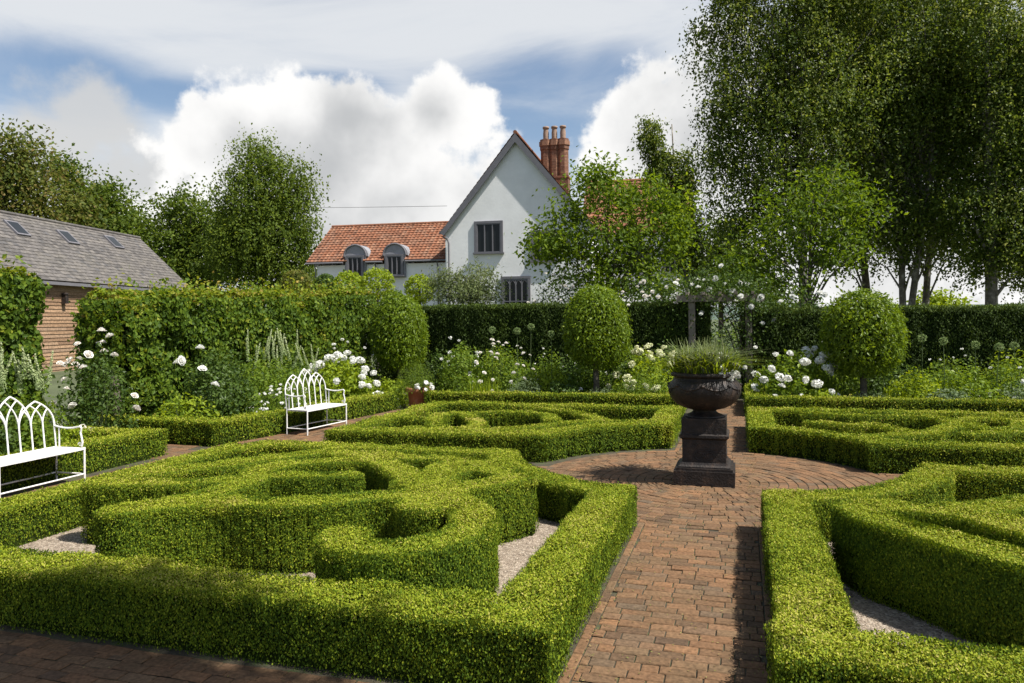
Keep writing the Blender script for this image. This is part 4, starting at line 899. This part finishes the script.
# ------------------------------------------------------------------ HOUSE
def tiled(mb, o, ax, up, nrm, la, lu, tw, tl, seg=4, amp=.035, m=0, skip=None):
    """rows of tiles; pantile profile when seg>1, flat slates when seg==1"""
    o, ax, up, nrm = (np.array(v, float) for v in (o, ax, up, nrm)); na, nu = int(round(la/tw)), int(round(lu/tl)); tw, tl = la/na, lu/nu
    for j in range(nu):
        for i in range(na):
            x0 = (i+(.5 if (seg == 1 and j % 2) else 0))*tw
            if skip is not None and skip(x0+tw/2, (j+.5)*tl): continue
            V = []
            for s_ in range(seg+1):
                f = s_/seg; px = min(x0+f*tw, la); hh = (amp*.5*(1+math.cos(f*2*PI+.5)) if seg > 1 else 0)+rng.normal(0, .002)
                V.append(o+ax*px+up*(j*tl)+nrm*(hh+.035)); V.append(o+ax*px+up*min((j+1)*tl+.02, lu)+nrm*(hh+.012))
            F = [(2*s_, 2*s_+2, 2*s_+3, 2*s_+1) for s_ in range(seg)]
            b0 = [o+ax*min(x0+f*tw, la)+up*(j*tl)+nrm*0 for f in (0, 1)]
            V += b0; k = 2*(seg+1); F.append((k, k+1, 2*seg, 0))
            mb.add(V, F, m, np.full(len(F), np.clip(rng.normal(.5, .25), 0, 1)))
def window(parent, x, z, w, h, y, lights=3, gothic=False, depth=.10, surround=.14, transom=False):
    """on a wall facing local -y; x,z is the bottom left of the surround"""
    f = MB(); s_ = surround
    f.box((x+w/2, y-.03, z+h-s_/2), (w, .12, s_)); f.box((x+w/2, y-.07, z+s_*.3), (w+.12, .24, s_*.6))
    f.box((x+s_/2, y-.03, z+h/2-s_*.2), (s_, .12, h-s_*1.6-.01)); f.box((x+w-s_/2, y-.03, z+h/2-s_*.2), (s_, .12, h-s_*1.6-.01))
    win = f.build('window', M['greypaint'], parent)
    ix, iz, iw, ih = x+s_, z+s_*.6, w-2*s_, h-1.6*s_
    MB().box((ix+iw/2, y-.005, iz+ih/2), (iw, .03, ih)).build('pane', M['glass'], win)
    g = MB(); lw = iw/lights
    for k in range(lights+1): g.box((ix+min(max(k*lw, .03), iw-.03), y-.045, iz+ih/2), (.06, .05, ih))
    for zz in (.03, ih-.03): g.box((ix+iw/2, y-.048, iz+zz), (iw, .05, .06))
    if transom: g.box((ix+iw/2, y-.050, iz+ih*.30), (iw, .05, .05))
    if gothic:
        for k in range(lights):
            for sg in (-1, 1):
                q = np.linspace(0, 1, 7); cx = ix+(k+.5)*lw
                g.tube(np.column_stack([cx+sg*lw/2*np.cos(q*PI/2), np.full(7, y-.05), iz+ih*.72+ih*.22*np.sin(q*PI/2)]), .022, 6)
            g.box((ix+(k+.5)*lw, y-.052, iz+ih*.96), (lw*.9, .04, .05))
    g.build('glazing_bar', M['greypaint'], win)
    return win
hx, hy = camxy(-3.72, 43.0)
house = thing('white_house', 'white rendered house with steep gable, red pantile roofs and brick chimney', 'house', (hx, hy, 0), YAW-math.radians(12))
HW, HE, HR, HD = 8.26, 7.2, 12.35, 10.0
MB().prism([(0, -.5), (HW, -.5), (HW, HE-.1), (HW/2, HR-.25), (0, HE-.1)], 0, HD, axis='y').build('wall', M['render'], house)
ang = math.atan2(HR-HE, HW/2); sl = math.hypot(HR-HE, HW/2)
mb = MB()
ovx = .42
for sg in (-1, 1):
    up = np.array([-sg*math.cos(ang), 0, math.sin(ang)]); nrm = np.array([sg*math.sin(ang), 0, math.cos(ang)])
    ex = HW/2+sg*(HW/2+ovx*math.cos(ang)*.8); ez = HE-ovx*math.sin(ang)*.8
    tot = sl+ovx*.8
    tiled(mb, (ex, -.24, ez), (0, 1, 0), up, nrm, HD+.2, tot, .27, .32, 4, .04)
mb.tube([(HW/2, -.24, HR+.05), (HW/2, HD, HR+.05)], .11, 8, rnd=.4)
mb.build('roof', M['pantile'], house)
mb = MB()      # soffit and under-roof slab, flared at the eaves
for sg in (-1, 1):
    c, s_ = math.cos(ang), math.sin(ang); A = np.array([HW/2, HR-.02]); E_ = np.array([HW/2+sg*(HW/2+ovx*c*.8), HE-ovx*s_*.8-.02])
    nn = np.array([sg*s_, c])*-.10; K1 = A+(E_-A)*.86; E2 = E_+np.array([sg*.22, .16])
    poly = [A, K1, E_+np.array([sg*.12, .06]), E_+np.array([sg*.12, .06])+nn, K1+nn, A+np.array([0, -.16])]
    mb.prism(poly[::sg], -.22, HD, axis='y')
mb.build('soffit', M['greypaint'], house)
mb = MB()      # barge boards
for sg in (-1, 1):
    c, s_ = math.cos(ang), math.sin(ang); A = np.array([HW/2, HR-.03]); E_ = np.array([HW/2+sg*(HW/2+ovx*c*.9), HE-ovx*s_*.7])
    nn = np.array([sg*s_, c])*-.30; poly = [A, E_, E_+nn*.9, A+np.array([0, -.48])]
    mb.prism(poly[::sg], -.28, -.225, axis='y')
mb.build('barge_board', M['greypaint'], house)
window(house, 1.70, 5.72, 1.65, 1.85, 0, 3); window(house, 3.22, 2.45, 1.65, 2.0, 0, 4, True, transom=True); window(house, 4.9, 5.2, 1.5, 1.75, 0, 3)
MB().tube([(.22, -.09, -.4), (.22, -.09, 6.4), (.12, -.12, 6.7), (-.1, -.16, 6.75)], .05, 8).build('downpipe', M['greypaint'], house)
# chimney
ch = MB(); cx, cyy = 5.62, 4.4
for k in range(3): 
    a = np.linspace(0, 2*PI, 8, endpoint=False)+PI/8
    poly = [(cx-.52+k*.52+.33*math.cos(q), cyy+.33*math.sin(q)) for q in a]
    ch.prism(poly, 9.6, 12.4, rnd=rng.random(8))
    ch.prism([(cx-.52+k*.52+.38*math.cos(q), cyy+.38*math.sin(q)) for q in a], 12.32, 12.55, rnd=.2); ch.prism([(cx-.52+k*.52+.43*math.cos(q), cyy+.43*math.sin(q)) for q in a], 12.552, 12.82, rnd=.6)
    ch.prism([(cx-.52+k*.52+.37*math.cos(q), cyy+.37*math.sin(q)) for q in a], 12.822, 12.95, rnd=.3)
ch.box((cx, cyy, 9.3), (1.75, .95, 2.6)); ch.box((cx, cyy, 10.6), (1.83, 1.0, .12))
for z in np.arange(8.2, 12.3, .085):   # brick courses as thin bands of varied colour
    for k in range(3):
        if z > 10.75: ch.prism([(cx-.52+k*.52+.336*math.cos(q), cyy+.336*math.sin(q)) for q in (np.linspace(0, 2*PI, 8, endpoint=False)+PI/8)], z, z+.072, rnd=rng.random(8))
chim = ch.build('chimney', M['redbrick'], house)
for k in range(3):
    MB().lathe([(.17,13.0),(.175,13.35),(.15,13.55),(.155,13.62),(.20,13.64),(.20,13.74),(.17,13.76),(.13,13.76),(.12,13.2)], 16, (cx-.52+k*.52, cyy, 0)).build('chimney_pot', M['claypot'], chim, smooth=True)
# right wing
MB().box((10.9, 7.4, 3.3), (5.3, 6.6, 7.6)).build('wall', M['render'], house)
a2 = math.atan2(3.7, 3.7); mb = MB()
tiled(mb, (7.2, 3.75, 7.05), (1, 0, 0), (0, math.cos(a2), math.sin(a2)), (0, -math.sin(a2), math.cos(a2)), 6.6, 5.25, .27, .32, 4, .04)
tiled(mb, (13.8, 11.2, 7.05), (-1, 0, 0), (0, -math.cos(a2), math.sin(a2)), (0, math.sin(a2), math.cos(a2)), 6.6, 5.25, .27, .32, 4, .04)
mb.tube([(7.2, 7.45, 10.78), (13.85, 7.45, 10.78)], .12, 8, rnd=.4)
mb.build('roof', M['pantile'], house)
MB().prism([(4.1, 7.05), (7.45, 10.6), (10.8, 7.05)], 0, .3).build('gable', M['render'], house).matrix_basis = Matrix.Translation((13.25, 0, 0)) @ Matrix(((0, 0, 1, 0), (1, 0, 0, 0), (0, 1, 0, 0), (0, 0, 0, 1)))
window(house, 9.9, 4.6, 1.5, 1.7, 4.1, 3); window(house, 11.95, 4.6, 1.2, 1.7, 4.1, 3)
# left wing with two dormers
LWX, LY, EZ, RZ, RYD = -9.0, 1.5, 5.62, 8.2, 3.3
MB().box((LWX/2+.25, LY+3.3, 2.3), (8.7, 6.6, 6.3)).build('wall', M['render'], house)
MB().prism([(LY+.05, EZ-.2), (LY+RYD, RZ-.18), (LY+2*RYD-.05, EZ-.2)], 0, .25).build('gable', M['render'], house).matrix_basis = Matrix.Translation((LWX+.18, 0, 0)) @ Matrix(((0, 0, 1, 0), (1, 0, 0, 0), (0, 1, 0, 0), (0, 0, 0, 1)))
a3 = math.atan2(RZ-EZ, RYD+.3); lu = math.hypot(RZ-EZ, RYD+.3); mb = MB()
DX = (-6.05, -3.55)
tiled(mb, (LWX-.15, LY-.3, EZ), (1, 0, 0), (0, math.cos(a3), math.sin(a3)), (0, -math.sin(a3), math.cos(a3)), 9.13, lu, .26, .30, 4, .04, skip=lambda a, u_: any(abs(a+LWX-.15-q) < .60 and u_ < .95 for q in DX))
tiled(mb, (-.02, LY+2*RYD+.3, EZ), (-1, 0, 0), (0, -math.cos(a3), math.sin(a3)), (0, math.sin(a3), math.cos(a3)), 9.13, lu, .26, .30, 4, .04)
mb.tube([(LWX-.15, LY+RYD, RZ+.03), (-.02, LY+RYD, RZ+.03)], .10, 8, rnd=.35); mb.build('roof', M['pantile'], house)
mb = MB()
for xa, xb in ((LWX-.2, DX[0]-.72), (DX[0]+.72, DX[1]-.72), (DX[1]+.72, -.05)): mb.tube([(xa, LY-.36, EZ-.06), (xb, LY-.36, EZ-.06)], .055, 8)
for xx in (LWX+.35, -4.75, -.9): mb.tube([(xx, LY-.30, EZ-.1), (xx, LY-.10, EZ-.4), (xx, LY-.07, -.3)], .04, 8)
mb.build('gutter', M['greypaint'], house)
for q in DX:
    rr = .66; th = np.linspace(0, PI, 13)
    outline = [(q-rr, 4.62), (q-rr, 5.95)]+[(q-rr*math.cos(a), 5.95+rr*.95*math.sin(a)) for a in th[1:-1]]+[(q+rr, 5.95), (q+rr, 4.62)]
    d_ = MB().prism(outline[::-1], LY-.16, LY+.02, axis='y').build('dormer', M['palepaint'], house)
    MB().prism(([(q-rr, 5.45), (q-rr, 5.95)]+[(q-rr*math.cos(a), 5.95+rr*.93*math.sin(a)) for a in th[1:-1]]+[(q+rr, 5.95), (q+rr, 5.45)])[::-1], LY+.02, LY+1.5, axis='y').build('dormer_cheek', M['render'], d_)
    mb = MB(); mb.tube([(q-(rr+.05)*math.cos(a), LY-.18, 5.95+(rr*.95+.05)*math.sin(a)) for a in th], .06, 6); mb.build('hood_mould', M['greypaint'], d_)
    pr = [(q-(rr+.14)*math.cos(a), 5.93+(rr*.95+.10)*math.sin(a)) for a in th]; pi_ = [(q-(rr+.02)*math.cos(a), 5.93+(rr*.95+.03)*math.sin(a)) for a in th[::-1]]
    MB().prism((pr+pi_)[::-1], LY-.10, LY+1.35, axis='y').build('dormer_roof', M['lead'], d_)
    wn = window(house, q-.56, 4.68, 1.12, 1.32, LY-.17, 3, surround=.11); 
# ------------------------------------------------------------------ BARN
fx, fy = camxy(-18.98, 44.9); nx_, ny_ = camxy(-20.8, 24.0)
bl = math.hypot(fx-nx_, fy-ny_); brz = math.atan2(fy-ny_, fx-nx_)
barn = thing('timber_barn', 'low timber clad barn with grey slate roof and rooflights at left', 'barn', (nx_, ny_, 0), brz)
# local: +x away along the barn, -y towards the garden; eaves at y=0
EZb, RZb, WB = 4.0, 7.15, 3.3
mb = MB()
nb = 27; hb = (EZb+.3)/nb
for k in range(nb):
    z0 = -.3+k*hb; segs = np.concatenate([[0], np.sort(rng.uniform(1, bl-1, 5)), [bl]])
    for a, b in zip(segs[:-1], segs[1:]): mb.add([(a, .30-.045, z0), (b, .30-.045, z0), (b, .30-.010, z0+hb+.01), (a, .30-.010, z0+hb+.01), (a, .30, z0), (b, .30, z0)], [(0, 1, 2, 3), (4, 5, 1, 0)], 0, rng.random())
mb.build('cladding', M['timber'], barn)
MB().prism([(.32, -.3), (2*WB-.3, -.3), (2*WB-.3, EZb), (WB, RZb-.2), (.32, EZb)], .05, bl).build('wall', M['timber'], barn).matrix_basis = Matrix(((0, 0, 1, 0), (1, 0, 0, 0), (0, 1, 0, 0), (0, 0, 0, 1)))
ab = math.atan2(RZb-EZb, WB); lb_ = math.hypot(RZb-EZb, WB)
mb = MB(); tiled(mb, (-.2, -.05, EZb-.05), (1, 0, 0), (0, math.cos(ab), math.sin(ab)), (0, -math.sin(ab), math.cos(ab)), bl+.5, lb_+.07, .30, .24, 1)
tiled(mb, (bl+.3, 2*WB+.05, EZb-.05), (-1, 0, 0), (0, -math.cos(ab), math.sin(ab)), (0, math.sin(ab), math.cos(ab)), bl+.5, lb_+.07, .6, .5, 1)
mb.tube([(-.2, WB, RZb+.03), (bl+.3, WB, RZb+.03)], .09, 8, rnd=.3); mb.build('roof', M['slate'], barn)
MB().box((bl/2, -.03, EZb-.16), (bl+.4, .12, .14)).build('gutter', M['greypaint'], barn)
for (px, py) in ((17,229), (68,238), (114,243)):
    # intersect the sight line with the roof slope to find the rooflight's place along the barn
    best = None
    for xb in np.linspace(0, bl, 400):
        for v in np.linspace(.5, .9, 30):
            y = WB*v; z = EZb+(RZb-EZb)*v; gx = nx_+xb*math.cos(brz)-y*math.sin(brz); gy = ny_+xb*math.sin(brz)+y*math.cos(brz)
            rx = gx*CY+gy*SY+UX; dd = -gx*SY+gy*CY+UY; qx = 512+FOC*rx/dd; qy = HZ-(z-CAMH)/dd*FOC-ROLL*(qx-512); e = (qx-px)**2+(qy-py)**2
            if best is None or e < best[0]: best = (e, xb, v)
    _, xb, v = best
    def slab(w, l, h0, h1, mat, nm, par):
        up = np.array([0, math.cos(ab), math.sin(ab)]); nr_ = np.array([0, -math.sin(ab), math.cos(ab)]); c = np.array([xb, WB*v, EZb+(RZb-EZb)*v])
        V = [c+np.array([sx*w/2, 0, 0])+up*sy*l/2+nr_*hh for hh in (h0, h1) for sx, sy in ((-1, -1), (1, -1), (1, 1), (-1, 1))]
        return MB().add(V, [(0, 3, 2, 1), (4, 5, 6, 7), (0, 1, 5, 4), (1, 2, 6, 5), (2, 3, 7, 6), (3, 0, 4, 7)]).build(nm, mat, par)
    rl = slab(.85, .95, .0, .11, M['greypaint'], 'rooflight', barn); slab(.67, .77, .105, .118, M['glass'], 'pane', rl)
def barnspot(px, py):
    for xb in np.linspace(0, bl, 2000):
        gx = nx_+xb*math.cos(brz)-.26*math.sin(brz)*1; gy = ny_+xb*math.sin(brz)+.26*math.cos(brz); rx = gx*CY+gy*SY+UX; dd = -gx*SY+gy*CY+UY
        if 512+FOC*rx/dd > px: return xb, CAMH+(HZ-py-ROLL*(px-512))/FOC*dd
xb, zb = barnspot(28, 285)
w_ = MB().box((xb, .22, zb), (1.3, .12, 1.0)).build('window', M['greypaint'], barn); MB().box((xb, .155, zb), (1.1, .02, .8)).build('pane', M['glass'], w_)
xb, zb = barnspot(63, 299)
l_ = MB().box((xb, .14, zb), (.22, .2, .42), top=(.8, .8)).box((xb, .14, zb+.25), (.26, .24, .08), top=(.4, .4)).build('wall_lantern', M['iron'], barn)

# overhead wire from the house to a far pole
p0 = np.array([*camxy(-3.9, 46.5), height(440, 206, 46.5)]); p1 = np.array([*camxy(-46, 75), height(60, 190, 75)])
f = np.linspace(0, 1, 24)[:, None]; W_ = p0*(1-f)+p1*f; W_[:, 2] -= 1.2*np.sin(f[:, 0]*PI)*.6
tag(MB().tube(W_, .012, 5).build('overhead_wire', M['iron']), 'thin overhead wire crossing the sky above the red roofed wing', 'wire')

# ------------------------------------------------------------------ LIGHT, SKY, CAMERA
EL = math.radians(56)
scx, scd = .90, -.43
nrm_ = math.hypot(scx, scd); sxw = (scx*CY-scd*SY)/nrm_; syw = (scx*SY+scd*CY)/nrm_
S = Vector((sxw*math.cos(EL), syw*math.cos(EL), math.sin(EL)))
ld = bpy.data.lights.new('sun', 'SUN'); ld.energy = 5.0; ld.angle = math.radians(.53); ld.color = (1, .955, .88)
lo = bpy.data.objects.new('sun', ld); C.objects.link(lo); lo.rotation_euler = S.to_track_quat('Z', 'Y').to_euler()

w = bpy.data.worlds.new('World'); SC.world = w; w.use_nodes = True
nt = w.node_tree; nt.nodes.clear(); L = nt.links.new
out = nt.nodes.new('ShaderNodeOutputWorld'); bg = nt.nodes.new('ShaderNodeBackground'); L(bg.outputs[0], out.inputs[0])
def val(x): n = nt.nodes.new('ShaderNodeValue'); n.outputs[0].default_value = x; return n.outputs[0]
def mth(op, a, b=None, c=None, clamp=False):
    n = nt.nodes.new('ShaderNodeMath'); n.operation = op; n.use_clamp = clamp
    for i, v in enumerate((a, b, c)):
        if v is None: continue
        if isinstance(v, (int, float)): n.inputs[i].default_value = v
        else: L(v, n.inputs[i])
    return n.outputs[0]
def smoothst(x, a, b):
    n = nt.nodes.new('ShaderNodeMapRange'); n.interpolation_type = 'SMOOTHSTEP'; n.inputs[1].default_value = a; n.inputs[2].default_value = b; L(x, n.inputs[0]); return n.outputs[0]
sky = nt.nodes.new('ShaderNodeTexSky'); sky.sky_type = 'NISHITA'; sky.sun_disc = False; sky.sun_elevation = EL; sky.sun_rotation = math.atan2(sxw, syw); sky.air_density = 1.0; sky.dust_density = 1.2; sky.ozone_density = .6
tc = nt.nodes.new('ShaderNodeTexCoord'); D = tc.outputs['Generated']
sep = nt.nodes.new('ShaderNodeSeparateXYZ'); L(D, sep.inputs[0])
# azimuth measured clockwise from the garden's viewing axis, elevation
az = mth('SUBTRACT', mth('ARCTAN2', sep.outputs[0], sep.outputs[1]), -YAW)
el = mth('ARCSINE', sep.outputs[2])
def noise(scale, detail, rough, vec=None, dist=0.0, stretch=None, off=(0, 0, 0)):
    mp = nt.nodes.new('ShaderNodeMapping'); L(vec or D, mp.inputs['Vector']); mp.inputs['Location'].default_value = off
    if stretch: mp.inputs['Scale'].default_value = stretch
    n = nt.nodes.new('ShaderNodeTexNoise'); n.inputs['Scale'].default_value = scale; n.inputs['Detail'].default_value = detail; n.inputs['Roughness'].default_value = rough; n.inputs['Distortion'].default_value = dist
    L(mp.outputs[0], n.inputs['Vector']); return n.outputs['Fac']
n_big = noise(5.5, 9, .56); n_mid = noise(16, 9, .58, off=(3, 1, 2)); n_soft = noise(7, 5, .5, off=(7, 2, 5))
nz = mth('ADD', mth('MULTIPLY', mth('SUBTRACT', n_big, .5), 1.3), mth('MULTIPLY', mth('SUBTRACT', n_mid, .5), 1.5))
def blob(px, py, rx, ry):
    u = math.atan((px-512)/FOC); e = math.atan((HZ-py-ROLL*(px-512))/math.hypot(FOC, px-512)); k = math.cos(u)
    du = mth('MULTIPLY', mth('SUBTRACT', az, u), FOC/rx/k); dv = mth('MULTIPLY', mth('SUBTRACT', el, e), FOC/ry)
    return mth('SUBTRACT', 1.0, mth('SQRT', mth('ADD', mth('MULTIPLY', du, du), mth('MULTIPLY', dv, dv))))
def union(bs):
    r = blob(*bs[0])
    for b in bs[1:]: r = mth('SMOOTH_MAX', r, blob(*b), .25)
    return r
cum = union([(330,165,150,90),(445,115,52,48),(400,195,120,80),(250,150,95,62),(350,120,80,50),(690,140,95,90),(640,150,62,62),(730,85,60,55),(860,190,240,170),(300,235,220,50)])
cd = mth('ADD', cum, nz)
cmask = smoothst(cd, -.03, .26)
soft = mth('ADD', union([(95,112,60,46),(50,140,80,34),(185,190,130,44),(120,200,160,60)]), mth('MULTIPLY', nz, .9))
smask = mth('MULTIPLY', smoothst(soft, -.05, .55), .85)
veiln = noise(2.6, 8, .6, dist=.6, stretch=(1.0, 1.0, 4.5), off=(1.3, .4, .2))
holes = union([(60,80,110,38),(545,105,75,60),(610,90,60,40),(330,85,60,14),(170,95,60,18)])
veil = mth('SUBTRACT', mth('ADD', mth('MULTIPLY', mth('SUBTRACT', veiln, .5), 1.6), .62), mth('MULTIPLY', smoothst(holes, -.45, .6), .62))
topv = union([(330,15,330,42),(130,30,200,34)])
veil = mth('ADD', veil, mth('MULTIPLY', smoothst(topv, -.2, .6), .30))
vmask = mth('MULTIPLY', smoothst(veil, -.15, .95), .88)
ahead = mth('MULTIPLY', mth('SUBTRACT', 1.0, mth('MULTIPLY', smoothst(el, .52, .80), .8)), mth('SUBTRACT', 1.0, mth('MULTIPLY', smoothst(mth('ABSOLUTE', az), .85, 1.3), .7)))
vmask = mth('MULTIPLY', vmask, ahead)
hz_ = mth('MULTIPLY', mth('SUBTRACT', 1.0, smoothst(el, .0, .16)), .75)
# cumulus: bright rims, greyer thick middle
grey = smoothst(mth('ADD', mth('MULTIPLY', cum, .75), mth('MULTIPLY', mth('SUBTRACT', n_soft, .5), 2.2)), -.05, .95)
CW = 1.0
def crgb(c): n = nt.nodes.new('ShaderNodeRGB'); n.outputs[0].default_value = (*c, 1); return n.outputs[0]
def mixc(f, a, b):
    n = nt.nodes.new('ShaderNodeMix'); n.data_type = 'RGBA'
    L(f, n.inputs[0]) if not isinstance(f, (int, float)) else n.inputs[0].__setattr__('default_value', f)
    L(a, n.inputs[6]); L(b, n.inputs[7]); return n.outputs[2]
SKY_K, CL_K = .078, .37
sk = nt.nodes.new('ShaderNodeVectorMath'); sk.operation = 'SCALE'; L(sky.outputs[0], sk.inputs[0]); sk.inputs['Scale'].default_value = SKY_K
col = mixc(vmask, sk.outputs[0], crgb((CL_K*1.28, CL_K*1.31, CL_K*1.34)))
col = mixc(hz_, col, crgb((CL_K*.88, CL_K*.92, CL_K*.95)))
col = mixc(smask, col, crgb((CL_K*1.05, CL_K*1.05, CL_K*1.04)))
ccol = mixc(grey, crgb((CL_K*1.58, CL_K*1.57, CL_K*1.55)), crgb((CL_K*.86, CL_K*.88, CL_K*.90)))
col = mixc(cmask, col, ccol)
L(col, bg.inputs[0]); bg.inputs[1].default_value = 1.0

cd_ = bpy.data.cameras.new('camera'); cam = bpy.data.objects.new('camera', cd_); C.objects.link(cam); SC.camera = cam
cam.location = CAM; cd_.sensor_width = 36; cd_.lens = 36*FOC/1024; cd_.clip_end = 9000; cd_.clip_start = .05
cd_.shift_y = -(341.5-HZ)/1024
cam.rotation_euler = (Matrix.Rotation(YAW, 3, 'Z') @ Matrix.Rotation(PI/2, 3, 'X') @ Matrix.Rotation(-ROLL, 3, 'Z')).to_euler()
vs = SC.view_settings; vs.view_transform = 'Standard'; vs.look = 'None'; vs.gamma = 1; vs.use_curve_mapping = False; vs.exposure = .80
SC.cycles.max_bounces = 6; SC.cycles.diffuse_bounces = 2; SC.cycles.glossy_bounces = 2; SC.cycles.transmission_bounces = 4; SC.cycles.transparent_max_bounces = 4; SC.cycles.use_denoising = True
